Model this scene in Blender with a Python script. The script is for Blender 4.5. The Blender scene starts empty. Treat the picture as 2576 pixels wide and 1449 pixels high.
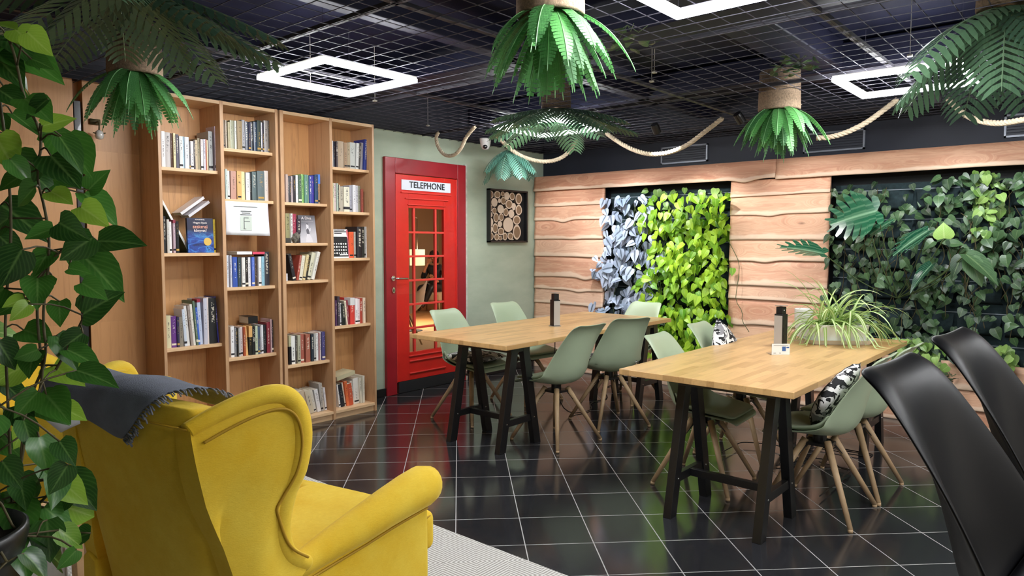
import bpy, bmesh, math, random
from mathutils import Vector, Matrix
D = bpy.data; SC = bpy.context.scene; COL = SC.collection
R = math.radians; PI = math.pi
random.seed(7)

# ------------------------------------------------------------------ colours and materials
def lin(h):
    if isinstance(h, str):
        v = [int(h[i:i+2], 16)/255 for i in (0, 2, 4)]
        return tuple(c/12.92 if c <= .04045 else ((c+.055)/1.055)**2.4 for c in v)
    return tuple(h)
def newmat(name):
    m = D.materials.new(name); m.use_nodes = True
    nt = m.node_tree; nt.nodes.clear()
    o = nt.nodes.new('ShaderNodeOutputMaterial'); b = nt.nodes.new('ShaderNodeBsdfPrincipled')
    nt.links.new(b.outputs[0], o.inputs[0])
    return m, nt, b
class NT:
    """short hand for node graphs"""
    def __init__(s, nt): s.t = nt
    def n(s, typ, **kw):
        x = s.t.nodes.new('ShaderNode'+typ)
        for k, v in kw.items():
            if k in x.inputs.keys(): s.put(x.inputs[k], v)
            else: setattr(x, k, v)
        return x
    def put(s, inp, v):
        if isinstance(v, bpy.types.NodeSocket): s.t.links.new(v, inp)
        else: inp.default_value = v
    def math(s, op, a, b=0., c=None, clamp=False):
        x = s.t.nodes.new('ShaderNodeMath'); x.operation = op; x.use_clamp = clamp
        s.put(x.inputs[0], a); s.put(x.inputs[1], b)
        if c is not None: s.put(x.inputs[2], c)
        return x.outputs[0]
    def mix(s, f, a, b, mode='MIX'):
        x = s.t.nodes.new('ShaderNodeMix'); x.data_type = 'RGBA'; x.blend_type = mode
        s.put(x.inputs[0], f)
        for i, v in ((6, a), (7, b)):
            if not isinstance(v, bpy.types.NodeSocket): v = (*lin(v), 1)
            s.put(x.inputs[i], v)
        return x.outputs[2]
    def ramp(s, f, stops, interp='LINEAR'):
        x = s.t.nodes.new('ShaderNodeValToRGB'); cr = x.color_ramp; cr.interpolation = interp
        while len(cr.elements) < len(stops): cr.elements.new(.5)
        for e, (p, c) in zip(cr.elements, stops):
            e.position = p; e.color = (*lin(c), 1)
        s.put(x.inputs[0], f); return x.outputs[0]
    def coord(s, kind='Object', loc=(0, 0, 0), rot=(0, 0, 0), scale=(1, 1, 1)):
        x = s.t.nodes.new('ShaderNodeTexCoord'); m = s.t.nodes.new('ShaderNodeMapping')
        m.inputs[1].default_value = loc; m.inputs[2].default_value = rot; m.inputs[3].default_value = scale
        s.t.links.new(x.outputs[kind], m.inputs[0]); return m.outputs[0]
    def noise(s, v, scale=5, detail=3, rough=.5, dist=0, out=0):
        return s.n('TexNoise', Vector=v, Scale=scale, Detail=detail, Roughness=rough, Distortion=dist).outputs[out]
    def bump(s, h, b, strength=.3, dist=.01):
        x = s.n('Bump', Height=h, Strength=strength, Distance=dist); s.t.links.new(x.outputs[0], b.inputs['Normal'])
    def attr(s, name):
        x = s.t.nodes.new('ShaderNodeAttribute'); x.attribute_name = name; return x
    def xyz(s, v):
        x = s.n('SeparateXYZ', Vector=v); return x.outputs
MC = {}
def mat(name, col, rough=.5, metal=0., nscale=0, namt=.12, bump=0., bscale=200, coat=0., sheen=0., spec=.5):
    if name in MC: return MC[name]
    m, nt, b = newmat(name); g = NT(nt)
    b.inputs['Roughness'].default_value = rough; b.inputs['Metallic'].default_value = metal
    b.inputs['Coat Weight'].default_value = coat; b.inputs['Specular IOR Level'].default_value = spec
    b.inputs['Sheen Weight'].default_value = sheen
    c = lin(col)
    if nscale:
        f = g.noise(g.coord(), nscale, 4, .6)
        dk = tuple(x*(1-namt*2) for x in c); lt = tuple(min(1, x*(1+namt*1.4)) for x in c)
        g.put(b.inputs['Base Color'], g.ramp(f, [(.25, dk), (.75, lt)]))
    else: b.inputs['Base Color'].default_value = (*c, 1)
    if bump: g.bump(g.noise(g.coord(), bscale, 3), b, bump, .004)
    MC[name] = m; return m
def emis(name, col, strength):
    m, nt, b = newmat(name)
    b.inputs['Base Color'].default_value = (*lin(col), 1)
    b.inputs['Emission Color'].default_value = (*lin(col), 1); b.inputs['Emission Strength'].default_value = strength
    return m
def board_wood(name, rot=(0, 0, 0), c1='c98f55', c2='a06a3a', c3='6d4223', rowh=.045, length=.42, rough=.45, stave=.35, knots=0., grain=1.):
    """finger jointed stave wood; local x after the rotation runs along the staves"""
    m, nt, b = newmat(name); g = NT(nt)
    v = g.coord('Object', rot=rot)
    br = g.n('TexBrick', Vector=v, Scale=1., offset=.37, offset_frequency=2)
    for k, val in (('Brick Width', length), ('Row Height', rowh), ('Mortar Size', .0004), ('Mortar Smooth', .1), ('Bias', 0.)): br.inputs[k].default_value = val
    br.inputs['Color1'].default_value = (0, 0, 0, 1); br.inputs['Color2'].default_value = (1, 1, 1, 1); br.inputs['Mortar'].default_value = (.35, .35, .35, 1)
    x, y, z = g.xyz(v)
    gv = g.n('CombineXYZ', X=g.math('MULTIPLY', x, 2.2), Y=g.math('MULTIPLY', y, 38), Z=g.math('MULTIPLY', z, 38)).outputs[0]
    off = g.n('VectorMath', operation='ADD').outputs[0]
    off.node.inputs[0].default_value = (0, 0, 0); g.put(off.node.inputs[0], gv)
    sc = g.n('VectorMath', operation='SCALE'); g.put(sc.inputs[0], br.outputs['Color']); sc.inputs['Scale'].default_value = 9.
    g.put(off.node.inputs[1], sc.outputs[0])
    n1 = g.noise(off, 1.1*grain, 5, .65, 1.2)
    col = g.ramp(n1, [(.28, c2), (.5, c1), (.72, c1)])
    tint = g.ramp(g.n('SeparateColor', Color=br.outputs['Color']).outputs[0], [(0, c2), (.45, c1), (1, tuple(min(1, k*1.3) for k in lin(c1)))])
    col = g.mix(stave, col, tint)
    if knots:
        vo = g.n('TexVoronoi', Vector=g.n('VectorMath', operation='MULTIPLY').outputs[0], Scale=knots)
        mul = vo.inputs['Vector'].links[0].from_node; g.put(mul.inputs[0], v); mul.inputs[1].default_value = (.35, 1, .2)
        k = g.math('MINIMUM', g.math('MULTIPLY', vo.outputs['Distance'], 9.), 1.)
        col = g.mix(k, c3, col)
    g.put(b.inputs['Base Color'], col); b.inputs['Roughness'].default_value = rough
    g.bump(n1, b, .08, .003); return m

# ------------------------------------------------------------------ mesh builder
class MB:
    def __init__(s): s.v = []; s.f = []; s.mi = []; s.a = []
    def add(s, vs, fs, mi=0, at=None):
        o = len(s.v); s.v += [tuple(p) for p in vs]
        s.a += list(at) if at else [(0., 0., 0.)]*len(vs)
        s.f += [tuple(i+o for i in f) for f in fs]; s.mi += [mi]*len(fs); return s
    def box(s, a, b, mi=0, M=None, at=None):
        (x0, y0, z0), (x1, y1, z1) = a, b
        vs = [Vector(p) for p in ((x0,y0,z0),(x1,y0,z0),(x1,y1,z0),(x0,y1,z0),(x0,y0,z1),(x1,y0,z1),(x1,y1,z1),(x0,y1,z1))]
        if M is not None: vs = [M @ p for p in vs]
        return s.add(vs, [(0,3,2,1),(4,5,6,7),(0,1,5,4),(1,2,6,5),(2,3,7,6),(3,0,4,7)], mi, at)
    def bar(s, p, q, w, h, mi=0, up=(0, 0, 1)):
        p, q = Vector(p), Vector(q); d = (q-p).normalized(); u = Vector(up)
        if abs(d.dot(u)) > .98: u = Vector((1, 0, 0))
        x = d.cross(u).normalized()*w/2; y = x.cross(d).normalized()*h/2
        vs = [p-x-y, p+x-y, p+x+y, p-x+y, q-x-y, q+x-y, q+x+y, q-x+y]
        return s.add(vs, [(0,1,2,3),(7,6,5,4),(4,5,1,0),(5,6,2,1),(6,7,3,2),(7,4,0,3)], mi)
    def tube(s, pts, r, n=8, mi=0, caps=True, at=None):
        pts = [Vector(p) for p in pts]; m = len(pts)
        rr = r if isinstance(r, (list, tuple)) else [r]*m
        vs = []; fs = []; prev = None
        for i, p in enumerate(pts):
            d = (pts[min(i+1, m-1)]-pts[max(i-1, 0)]).normalized()
            if prev is None:
                u = Vector((0, 0, 1)) if abs(d.z) < .9 else Vector((1, 0, 0)); x = d.cross(u).normalized()
            else: x = (prev-d*prev.dot(d)).normalized()
            prev = x; y = d.cross(x)
            vs += [p+(x*math.cos(2*PI*k/n)+y*math.sin(2*PI*k/n))*rr[i] for k in range(n)]
        for i in range(m-1):
            for k in range(n): a = i*n+k; b = i*n+(k+1)%n; fs.append((a, b, b+n, a+n))
        if caps: fs += [tuple(range(n-1, -1, -1)), tuple(range((m-1)*n, m*n))]
        return s.add(vs, fs, mi, [at]*len(vs) if at else None)
    def lathe(s, prof, c=(0, 0, 0), n=32, mi=0, M=None, sq=None, caps=True):
        vs = []; fs = []; m = len(prof); c = Vector(c)
        for r, z in prof:
            for k in range(n):
                a = 2*PI*k/n; p = Vector((r*math.cos(a), r*math.sin(a), z))
                if sq: p.x *= sq[0]; p.y *= sq[1]
                vs.append((M @ p if M is not None else p)+c)
        for i in range(m-1):
            for k in range(n): a = i*n+k; b = i*n+(k+1)%n; fs.append((a, b, b+n, a+n))
        if caps and prof[0][0] > 1e-6: fs.append(tuple(range(n-1, -1, -1)))
        if caps and prof[-1][0] > 1e-6: fs.append(tuple(range((m-1)*n, m*n)))
        return s.add(vs, fs, mi)
    def prism(s, poly, h0, h1, axis='z', mi=0, M=None):
        def P(a, b, c): return {'z': (a, b, c), 'y': (a, c, b), 'x': (c, a, b)}[axis]
        n = len(poly); vs = [Vector(P(a, b, h0)) for a, b in poly]+[Vector(P(a, b, h1)) for a, b in poly]
        if M is not None: vs = [M @ p for p in vs]
        return s.add(vs, [tuple(range(n-1, -1, -1)), tuple(range(n, 2*n))]+[(i, (i+1) % n, (i+1) % n+n, i+n) for i in range(n)], mi)
    def grid(s, rows, mi=0, at=None, close=False):
        m = len(rows); n = len(rows[0]); vs = [p for r in rows for p in r]; fs = []
        for i in range(m-1):
            for j in range(n if close else n-1): j2 = (j+1) % n; fs.append((i*n+j, i*n+j2, (i+1)*n+j2, (i+1)*n+j))
        return s.add(vs, fs, mi, at)
    def build(s, name, mats, parent=None, smooth=False, bevel=0, seg=2, sub=0, solid=0, loc=None, rot=None, fixn=True, auto=None):
        me = D.meshes.new(name); me.from_pydata(s.v, [], s.f)
        for m in (mats if isinstance(mats, (list, tuple)) else [mats]): me.materials.append(m)
        me.polygons.foreach_set('material_index', s.mi)
        if any(a != (0., 0., 0.) for a in s.a):
            at = me.attributes.new('lf', 'FLOAT_VECTOR', 'POINT'); at.data.foreach_set('vector', [c for a in s.a for c in a])
        if fixn:
            bm = bmesh.new(); bm.from_mesh(me); bmesh.ops.recalc_face_normals(bm, faces=bm.faces); bm.to_mesh(me); bm.free()
        if smooth: me.polygons.foreach_set('use_smooth', [True]*len(me.polygons))
        me.update()
        o = D.objects.new(name, me); COL.objects.link(o)
        if parent: o.parent = parent
        if loc: o.location = loc
        if rot: o.rotation_euler = rot
        if bevel:
            b = o.modifiers.new('b', 'BEVEL'); b.width = bevel; b.segments = seg; b.limit_method = 'ANGLE'; b.angle_limit = R(40)
            if seg > 1:
                me.polygons.foreach_set('use_smooth', [True]*len(me.polygons)); b.harden_normals = False
                w = o.modifiers.new('w', 'WEIGHTED_NORMAL'); w.keep_sharp = True
        if solid: q = o.modifiers.new('s', 'SOLIDIFY'); q.thickness = solid; q.offset = 0
        if sub: q = o.modifiers.new('u', 'SUBSURF'); q.levels = sub; q.render_levels = sub
        return o
def tag(o, label=None, cat=None, group=None, kind=None):
    for k, v in (('label', label), ('category', cat), ('group', group), ('kind', kind)):
        if v: o[k] = v
    return o
def empty(name, loc=(0, 0, 0), rz=0, label=None, cat=None, group=None, kind=None):
    o = D.objects.new(name, None); COL.objects.link(o); o.location = loc; o.rotation_euler = (0, 0, rz); o.empty_display_size = .05
    return tag(o, label, cat, group, kind)
def dup(o, loc=None, rz=None, label=None, parent=None):
    c = o.copy(); COL.objects.link(c); c.parent = parent
    if loc is not None: c.location = loc
    if rz is not None: c.rotation_euler = (0, 0, rz)
    if label: c['label'] = label
    for ch in [x for x in D.objects if x.parent == o]: dup(ch, parent=c)
    return c
def text(body, size, M, m, parent, name='lettering', ext=.0006, sx=1., align='CENTER', bold=0.):
    cu = D.curves.new('t', 'FONT'); cu.body = body; cu.size = size; cu.extrude = ext; cu.align_x = align; cu.align_y = 'CENTER'; cu.offset = bold
    ob = D.objects.new('t', cu); COL.objects.link(ob)
    dg = bpy.context.evaluated_depsgraph_get(); me = D.meshes.new_from_object(ob.evaluated_get(dg)); D.objects.remove(ob)
    me.transform(Matrix.Diagonal((sx, 1, 1, 1))); me.transform(M); me.materials.clear(); me.materials.append(m); me.name = name
    o = D.objects.new(name, me); COL.objects.link(o); o.parent = parent; return o
def faceY(x, y, z): return Matrix.Translation((x, y, z)) @ Matrix.Rotation(R(90), 4, 'X')   # lettering in the xz plane read from -y

# ------------------------------------------------------------------ camera
cam_d = D.cameras.new('camera'); cam = D.objects.new('camera', cam_d); COL.objects.link(cam); SC.camera = cam
cam_d.sensor_width = 36; cam_d.lens = 1778.96/2576*36; cam_d.clip_start = .05; cam_d.clip_end = 100
yaw, pitch, roll = .71011, .0650984, .001369
cy, sy, cp, sp = math.cos(yaw), math.sin(yaw), math.cos(pitch), math.sin(pitch)
fw = Vector((cy*cp, sy*cp, -sp)); rt = Vector((sy, -cy, 0)); up = rt.cross(fw)
cr, sr = math.cos(roll), math.sin(roll)
r2, u2 = cr*rt+sr*up, -sr*rt+cr*up
cam.matrix_world = Matrix(((r2.x, u2.x, -fw.x, 0), (r2.y, u2.y, -fw.y, 0), (r2.z, u2.z, -fw.z, 1.42), (0, 0, 0, 1)))

# ------------------------------------------------------------------ shared materials
M_black = mat('black_metal', '141416', .38, .0, coat=.1)
M_blackpl = mat('black_plastic', '0f0f11', .42)
M_steel = mat('brushed_steel', 'b9b6b2', .32, .9)
M_white = mat('white_paint', 'e9e8e4', .45)
M_chrome = mat('satin_chrome', 'd0d0d0', .22, 1.)
M_beech = mat('chair_leg_wood', 'b99c78', .5, nscale=9, namt=.12)
M_shelf = board_wood('bookcase_wood', rot=(0, R(90), 0), c1='cc9a66', c2='94663e', c3='3e2212', rowh=.12, length=1.6, knots=5.5, stave=.4)
M_shelfh = board_wood('bookcase_shelf_wood', c1='e8c49a', c2='cfa478', rowh=.2, length=1.5, stave=.2)
M_shelfv = board_wood('bookcase_side_wood', rot=(0, R(90), 0), c1='c89f78', c2='aa8058', rowh=.2, length=1.9, stave=.2)
M_stave = board_wood('wall_stave_wood', rot=(0, R(90), 0), c1='c8935f', c2='a97445', rowh=.045, length=.55, stave=.55)
M_table = board_wood('table_butcher_block', c1='d0a872', c2='b08450', rowh=.04, length=.33, stave=.5, rough=.33)

def m_floor():
    m, nt, b = newmat('black_floor_tile'); g = NT(nt)
    v = g.coord('Object', rot=(0, 0, R(-45)))
    v2 = g.n('VectorMath', operation='ADD'); g.put(v2.inputs[0], v); v2.inputs[1].default_value = (-.292+.3255*40, -.019+.3255*40, 0)
    br = g.n('TexBrick', Vector=v2.outputs[0], Scale=1., offset=0., squash=1.)
    for k, val in (('Brick Width', .3255), ('Row Height', .3255), ('Mortar Size', .0028), ('Mortar Smooth', .3), ('Bias', 0.)): br.inputs[k].default_value = val
    br.inputs['Color1'].default_value = (.018, .0183, .0215, 1); br.inputs['Color2'].default_value = (.024, .024, .0275, 1); br.inputs['Mortar'].default_value = (.42, .41, .4, 1)
    n = g.noise(g.coord(), 1.6, 5, .65); n2 = g.noise(g.coord(), 14, 4, .7)
    sm = g.math('MULTIPLY', g.math('SUBTRACT', n, .5, clamp=True), .12)
    g.put(b.inputs['Base Color'], g.mix(sm, br.outputs['Color'], '8f948c'))
    r = g.math('ADD', g.math('MULTIPLY', n2, .1), .085)
    g.put(b.inputs['Roughness'], g.math('ADD', r, g.math('MULTIPLY', br.outputs['Fac'], .5)))
    b.inputs['Specular IOR Level'].default_value = .75
    g.bump(g.math('ADD', g.math('MULTIPLY', br.outputs['Fac'], -1.), g.math('MULTIPLY', g.noise(g.coord(), 3, 2), .12)), b, .12, .003)
    return m
def m_green():
    m, nt, b = newmat('sage_green_plaster'); g = NT(nt)
    n = g.noise(g.coord(scale=(1, 1, 2.5)), 2.2, 5, .6)
    g.put(b.inputs['Base Color'], g.ramp(n, [(.3, 'a3b09c'), (.7, 'b4c0ac')]))
    b.inputs['Roughness'].default_value = .7; g.bump(g.noise(g.coord(), 60, 4), b, .12, .004); return m
def m_cedar():
    """live edge boards: attribute lf = (height in the board 0..1, 0, random per board)"""
    m, nt, b = newmat('live_edge_cedar'); g = NT(nt)
    a = g.attr('lf'); ax, ay, az = g.xyz(a.outputs['Vector'])
    x, y, z = g.xyz(g.coord())
    off = g.math('MULTIPLY', az, 31.)
    kv = g.n('CombineXYZ', X=off, Y=g.math('MULTIPLY', y, 1.5), Z=g.math('MULTIPLY', z, 4.5)).outputs[0]
    vo = g.n('TexVoronoi', Vector=kv, Scale=1.15, Randomness=.9)
    kd = vo.outputs['Distance']
    near = g.math('SUBTRACT', 1., g.math('MULTIPLY', kd, 2.6), clamp=True)          # 1 at a knot
    gz = g.math('ADD', g.math('MULTIPLY', z, 16.), g.math('MULTIPLY', near, 3.2))
    gv = g.n('CombineXYZ', X=off, Y=g.math('MULTIPLY', y, 1.3), Z=gz).outputs[0]
    n1 = g.noise(gv, 1.2, 6, .6, 1.1)
    w = g.math('SINE', g.math('MULTIPLY', n1, 60.)); w = g.math('MULTIPLY_ADD', w, .5, .5)
    base = g.ramp(n1, [(.22, '8c4e38'), (.4, 'c08466'), (.52, 'dcb090'), (.62, 'c99072'), (.8, '9a5a42')])
    base = g.mix(g.math('MULTIPLY', w, .38), base, '965a42')
    tone = g.ramp(az, [(0, 'b47c60'), (.3, 'e2be9e'), (.6, 'cc967a'), (1, 'e6c8ae')])
    base = g.mix(.5, base, tone)
    sap = g.math('ADD', ax, g.math('MULTIPLY', g.noise(g.n('CombineXYZ', X=off, Y=y, Z=0.).outputs[0], 4., 3), -.36))
    sf = g.math('GREATER_THAN', .06, sap)
    sfm = g.math('SUBTRACT', 1., g.math('MULTIPLY', g.math('ADD', sap, .02), 14.), clamp=True)
    base = g.mix(g.math('MULTIPLY', sfm, .7), base, 'e6ceb6')
    kn = g.math('SUBTRACT', 1., g.math('MULTIPLY', kd, 14.), clamp=True)
    base = g.mix(g.math('MULTIPLY', kn, .85), base, '5c3422')
    g.put(b.inputs['Base Color'], base); b.inputs['Roughness'].default_value = .62
    g.bump(n1, b, .12, .004); return m
def m_leaf(name, dark, light, rib, rough=.35, glow=.18, streak=0.):
    """attribute lf = (distance from midrib, along the leaf, random per leaf)"""
    m, nt, b = newmat(name); g = NT(nt)
    a, t, r = g.xyz(g.attr('lf').outputs['Vector'])
    n = g.noise(g.coord(), 35, 3)
    col = g.ramp(g.math('ADD', r, g.math('MULTIPLY', g.math('SUBTRACT', n, .5), .5)), [(.0, dark), (1., light)])
    if streak:
        k = g.math('SUBTRACT', 1., g.math('MULTIPLY', a, 1/streak), clamp=True); col = g.mix(k, col, rib)
    else:
        k = g.math('SUBTRACT', 1., g.math('MULTIPLY', a, 9.), clamp=True); col = g.mix(g.math('MULTIPLY', k, .45), col, rib)
        v = g.math('SINE', g.math('MULTIPLY', g.math('SUBTRACT', t, g.math('MULTIPLY', a, .5)), 48.))
        col = g.mix(g.math('MULTIPLY', g.math('MAXIMUM', v, 0.), .12), col, rib)
    g.put(b.inputs['Base Color'], col); b.inputs['Roughness'].default_value = rough
    if glow:
        o = nt.nodes['Material Output'] if 'Material Output' in nt.nodes else [x for x in nt.nodes if x.type == 'OUTPUT_MATERIAL'][0]
        tr = g.n('BsdfTranslucent'); g.put(tr.inputs[0], g.mix(.5, col, light))
        ms = g.n('MixShader'); ms.inputs[0].default_value = glow
        nt.links.new(b.outputs[0], ms.inputs[1]); nt.links.new(tr.outputs[0], ms.inputs[2]); nt.links.new(ms.outputs[0], o.inputs[0])
    return m
M_floor = m_floor(); M_green = m_green(); M_cedar = m_cedar()
L_lime = m_leaf('lime_leaf', '4f8f1c', 'b6dc3c', 'd8ee7a', glow=.3)
L_silver = m_leaf('silver_leaf', '8c9cb0', 'c9d4ea', '2c3c48', streak=.3, glow=.05)
L_dark = m_leaf('dark_leaf', '16301f', '4f7048', '8aa070', glow=.12)
L_pale = m_leaf('young_leaf', '5f8a3c', '9fc46a', 'cfe0a0', glow=.25)
L_poth = m_leaf('pothos_leaf', '1a3a18', '447a2c', '86ac60', rough=.28, glow=.22)
L_pothl = m_leaf('pothos_young_leaf', '5a8c24', 'a0c848', 'cce088', rough=.3, glow=.4)
L_fern = m_leaf('fern_frond', '2a6034', '62ac5c', 'a4d898', rough=.5, glow=.22)
L_palm = m_leaf('palm_leaflet', '2a4638', '587a5a', '90ac88', rough=.5, glow=.1)
L_palmb = m_leaf('palm_leaflet_blue', '3a6a5c', '6aa08c', 'a0c8b4', rough=.5, glow=.1)
L_spid = m_leaf('spider_leaf', '7fac48', 'a8c868', 'f2f4d4', rough=.45, glow=.3, streak=.7)
L_mon = m_leaf('monstera_leaf', '123828', '2c6a48', 'a8d0a8', rough=.22, glow=.1)
M_stem = mat('green_stem', '3f4f28', .6); M_stemb = mat('brown_stem', '4c4426', .7, nscale=30)

# ------------------------------------------------------------------ foliage primitives
HW = [(-.06, .30), (.06, .44), (.22, .5), (.42, .46), (.62, .34), (.82, .16), (1., .0)]
OW = [(0, .05), (.12, .3), (.3, .46), (.5, .48), (.7, .36), (.88, .17), (1., .0)]
def leaf(mb, base, dirv, nrm, L, W=.8, fold=.22, droop=.25, mi=0, heart=True, rnd=None, cols=2):
    d = Vector(dirv).normalized(); n = Vector(nrm); n = (n-d*n.dot(d))
    if n.length < 1e-3: n = d.orthogonal()
    n.normalize(); s = d.cross(n); base = Vector(base); r = random.random() if rnd is None else rnd
    rows = []; at = []
    for t, w in (HW if heart else OW):
        c = base+d*(t*L if t > 0 else 0)-n*(droop*L*max(t, 0)**2)
        row = []
        for k in range(-cols, cols+1):
            q = k/cols; back = d*(t*L) if t < 0 else Vector((0, 0, 0))
            p = c+s*(q*w*W*L)+n*(fold*L*abs(q)*w)+back*abs(q)
            row.append(p); at.append((abs(q), max(t, 0), r))
        rows.append(row)
    mb.grid(rows, mi, at)
def frond(mb, base, dirv, length, width, npin=16, droop=.5, mi=0, rise=0., serr=True, gapped=False, curl=0.):
    """fern or palm frond: rachis curve with leaflets on both sides"""
    base = Vector(base); d = Vector(dirv).normalized(); side = d.cross(Vector((0, 0, 1)))
    if side.length < .05: side = Vector((1, 0, 0))
    side.normalize(); r = random.random(); pts = []
    N = npin; p = base.copy(); cur = d.copy(); step = length/N
    for i in range(N+1):
        pts.append(p.copy()); cur = (cur+Vector((0, 0, -droop/N*2))).normalized(); p = p+cur*step
    for i in range(N):
        a, b = pts[i], pts[i+1]; t = (i+.5)/N; ax = (b-a).normalized(); up_ = side.cross(ax).normalized()
        w = width*(math.sin(PI*min(1, .12+t*.95))**.55 if not gapped else (1-.55*abs(t-.35)-max(0, t-.75)*1.2))
        for sg in (-1, 1):
            if gapped:
                tip = a+side*sg*w*.8+ax*w*.75-up_*w*.28; wd = step*.85
                mid = a+side*sg*w*.38+ax*w*.3-up_*w*.05; m2 = ax*wd*.5; m3 = a+side*sg*w*.68+ax*w*.6-up_*w*.18
                mb.add([a-ax*.15*step, mid-m2, m3-m2*.8, tip, m3+m2*.8, mid+m2, a+ax*.3*step], [(0, 1, 5, 6), (1, 2, 4, 5), (2, 3, 4)], mi, [(0, t, r), (1, t, r), (1, t, r), (1, t, r), (1, t, r), (1, t, r), (0, t, r)])
            else:
                sw = w*(1 if i % 2 else .94); o1 = side*sg*sw+ax*step*.35-up_*(w*.18+curl)
                mb.add([a, a+o1, b+o1*.98-ax*step*.22, b], [(0, 1, 2, 3)], mi, [(0, t, r), (1, t, r), (1, t, r), (0, t, r)])
    mb.tube(pts, [.0022]*(len(pts)-1)+[.001], 4, mi, at=(0, .5, r))
# ------------------------------------------------------------------ the room
def S(name, mb, m, **k):
    p = k.pop('parent', None); o = mb.build(name, m, p, **k)
    if not p: o['kind'] = 'structure'
    return o
S('floor', MB().box((-2.6, -2.6, -.1), (6.6, 5.08, 0)), M_floor)
GZ = 2.42
wall = MB()
for a, b in (((1.99, 5.08, 0), (4.125, 5.2, 2.8)), ((5.15, 5.08, 0), (6.6, 5.2, 2.8)), ((4.125, 5.08, 2.19), (5.15, 5.2, 2.8))): wall.box(a, b)
S('wall_back', wall, M_green)
S('wall_left', MB().box((-2.6, 4.99, 0), (1.605, 5.1, 2.8)).box((1.66, 4.99, 0), (2.0, 5.1, 2.8)).box((1.6, 5.06, 0), (1.67, 5.1, 2.8)), M_stave)
S('trim_1', MB().box((1.612, 5.0, 0), (1.652, 5.055, 2.3)), M_black, bevel=.003)
M_dkwall = mat('dark_slate_wall', '1e2230', .6, nscale=3, namt=.1)
S('wall_right', MB().box((6.46, -2.6, 0), (6.6, 5.08, 2.8)), M_dkwall)
M_cream = mat('cream_plaster', 'd8d2c6', .8)
S('wall_front', MB().box((-2.6, -2.7, 0), (6.6, -2.6, 2.8)), M_cream)
S('wall_side', MB().box((-2.7, -2.6, 0), (-2.6, 5.1, 2.8)), M_cream)
S('baseboard_back', MB().box((3.73, 5.062, 0), (4.12, 5.08, .075)).box((5.155, 5.062, 0), (6.27, 5.08, .075)), mat('black_skirting', '1b1b1d', .35), bevel=.003)

S('trim_5', MB().box((-2.6, 4.985, 2.43), (2.0, 5.2, 2.8)).box((2.0, 5.07, 2.43), (6.6, 5.2, 2.8)), M_dkwall)
# ceiling: dark slab, ducts above, and a wire mesh on flat rails
M_slab = mat('navy_slab', '0e1128', .7, nscale=2, namt=.15, spec=.2)
ceil = S('ceiling', MB().box((-2.6, -2.6, 2.8), (6.6, 5.2, 2.9)), M_slab)
M_wire = mat('dark_wire', '4c4a55', .6, spec=.3); M_rail = mat('dark_rail', '403f46', .6, spec=.25)
w = MB(); x = -.965
while x < 6.4: w.box((x-.0016, -1.5, GZ-.0016), (x+.0016, 5.07, GZ+.0016)); x += .1182
y = -1.43
while y < 5.07: w.box((-1., y-.0016, GZ+.0016), (6.44, y+.0016, GZ+.0048)); y += .1182
S('wire_mesh', w, M_wire, parent=ceil)
w = MB()
for x in (-.6, .7, 2.0, 3.3, 4.6, 5.9): w.box((x-.014, -1.5, GZ+.003), (x+.014, 5.07, GZ+.022))
for y in (-.25, 1.05, 2.37, 3.7): w.box((-1., y-.014, GZ+.003), (6.44, y+.014, GZ+.022))
S('mesh_rail', w, M_rail, parent=ceil)
w = MB()
for a, b in (((-1, 1.5, 2.62), (6.4, 1.8, 2.8)), ((3.5, -1, 2.6), (3.8, 5.05, 2.72)), ((-1, 3.0, 2.6), (6.4, 3.12, 2.72)), ((1.0, -1, 2.66), (1.25, 5.05, 2.8)), ((5.2, -1, 2.6), (5.5, 5.05, 2.78))): w.box(a, b)
S('air_duct', w, mat('duct_metal', '14162c', .6, spec=.3), parent=ceil, bevel=.01)
w = MB()
for i in range(14):
    px, py = random.uniform(1.2, 6), random.uniform(.6, 4.8); w.tube([(px, py, 2.8), (px, py, GZ)], .002, 5); w.box((px-.012, py-.012, GZ-.004), (px+.012, py+.012, GZ+.006))
S('hanger_clip', w, mat('pale_clip', 'a8a49a', .5), parent=ceil)

# ------------------------------------------------------------------ live edge boards on the planted wall
def wave(y, k, amp):
    return amp*(math.sin(y*2.3+k*1.7)+.45*math.sin(y*5.3+k*4.1)+.2*math.sin(y*13+k*2.3))/1.6
def planks(mb, y0, y1, zs, x_hi=6.285, x_lo=6.262, k0=0):
    N = max(6, int((y1-y0)/.03))
    for i in range(len(zs)-1):
        zt, zb = zs[i], zs[i+1]; k = k0+i*1.37; amp = random.uniform(.003, .011); rd = random.random()
        prof = [(0, x_hi), (.3, x_hi-.004), (.6, x_hi-.009), (.85, x_lo+.008), (.94, x_lo+.006), (1, x_lo+.008)]
        kn = random.uniform(y0, y1); knd = random.choice((0, 0, .006, .018, .028))
        rows = []; at = []
        for j in range(N+1):
            y = y0+(y1-y0)*j/N
            b = zb+wave(y, k, amp)-knd*math.exp(-((y-kn)/.09)**2); t = zt+.02
            row = []
            for u, xx in prof: row.append((xx, y, t+(b-t)*u)); at.append((1-u, 0, rd))
            row.append((x_hi+.03, y, b+.004)); at.append((0, 0, rd)); row.append((x_hi+.03, y, t)); at.append((1, 0, rd))
            rows.append(row)
        mb.grid(rows, 0, at, close=True)
        for s_ in (0, N): n = len(prof)+2; o = len(mb.v)-(N+1)*n+s_*n; mb.f.append(tuple(range(o, o+n))); mb.mi.append(0)
pk = MB()
ZA = [1.985, 1.816, 1.659, 1.454, 1.256, 1.032, .896, .732, .56, .39, .21, .0]
ZB = [1.96, 1.831, 1.672, 1.44, 1.251, 1.027, .897, .675, .5, .3, .14, .0]
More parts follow.
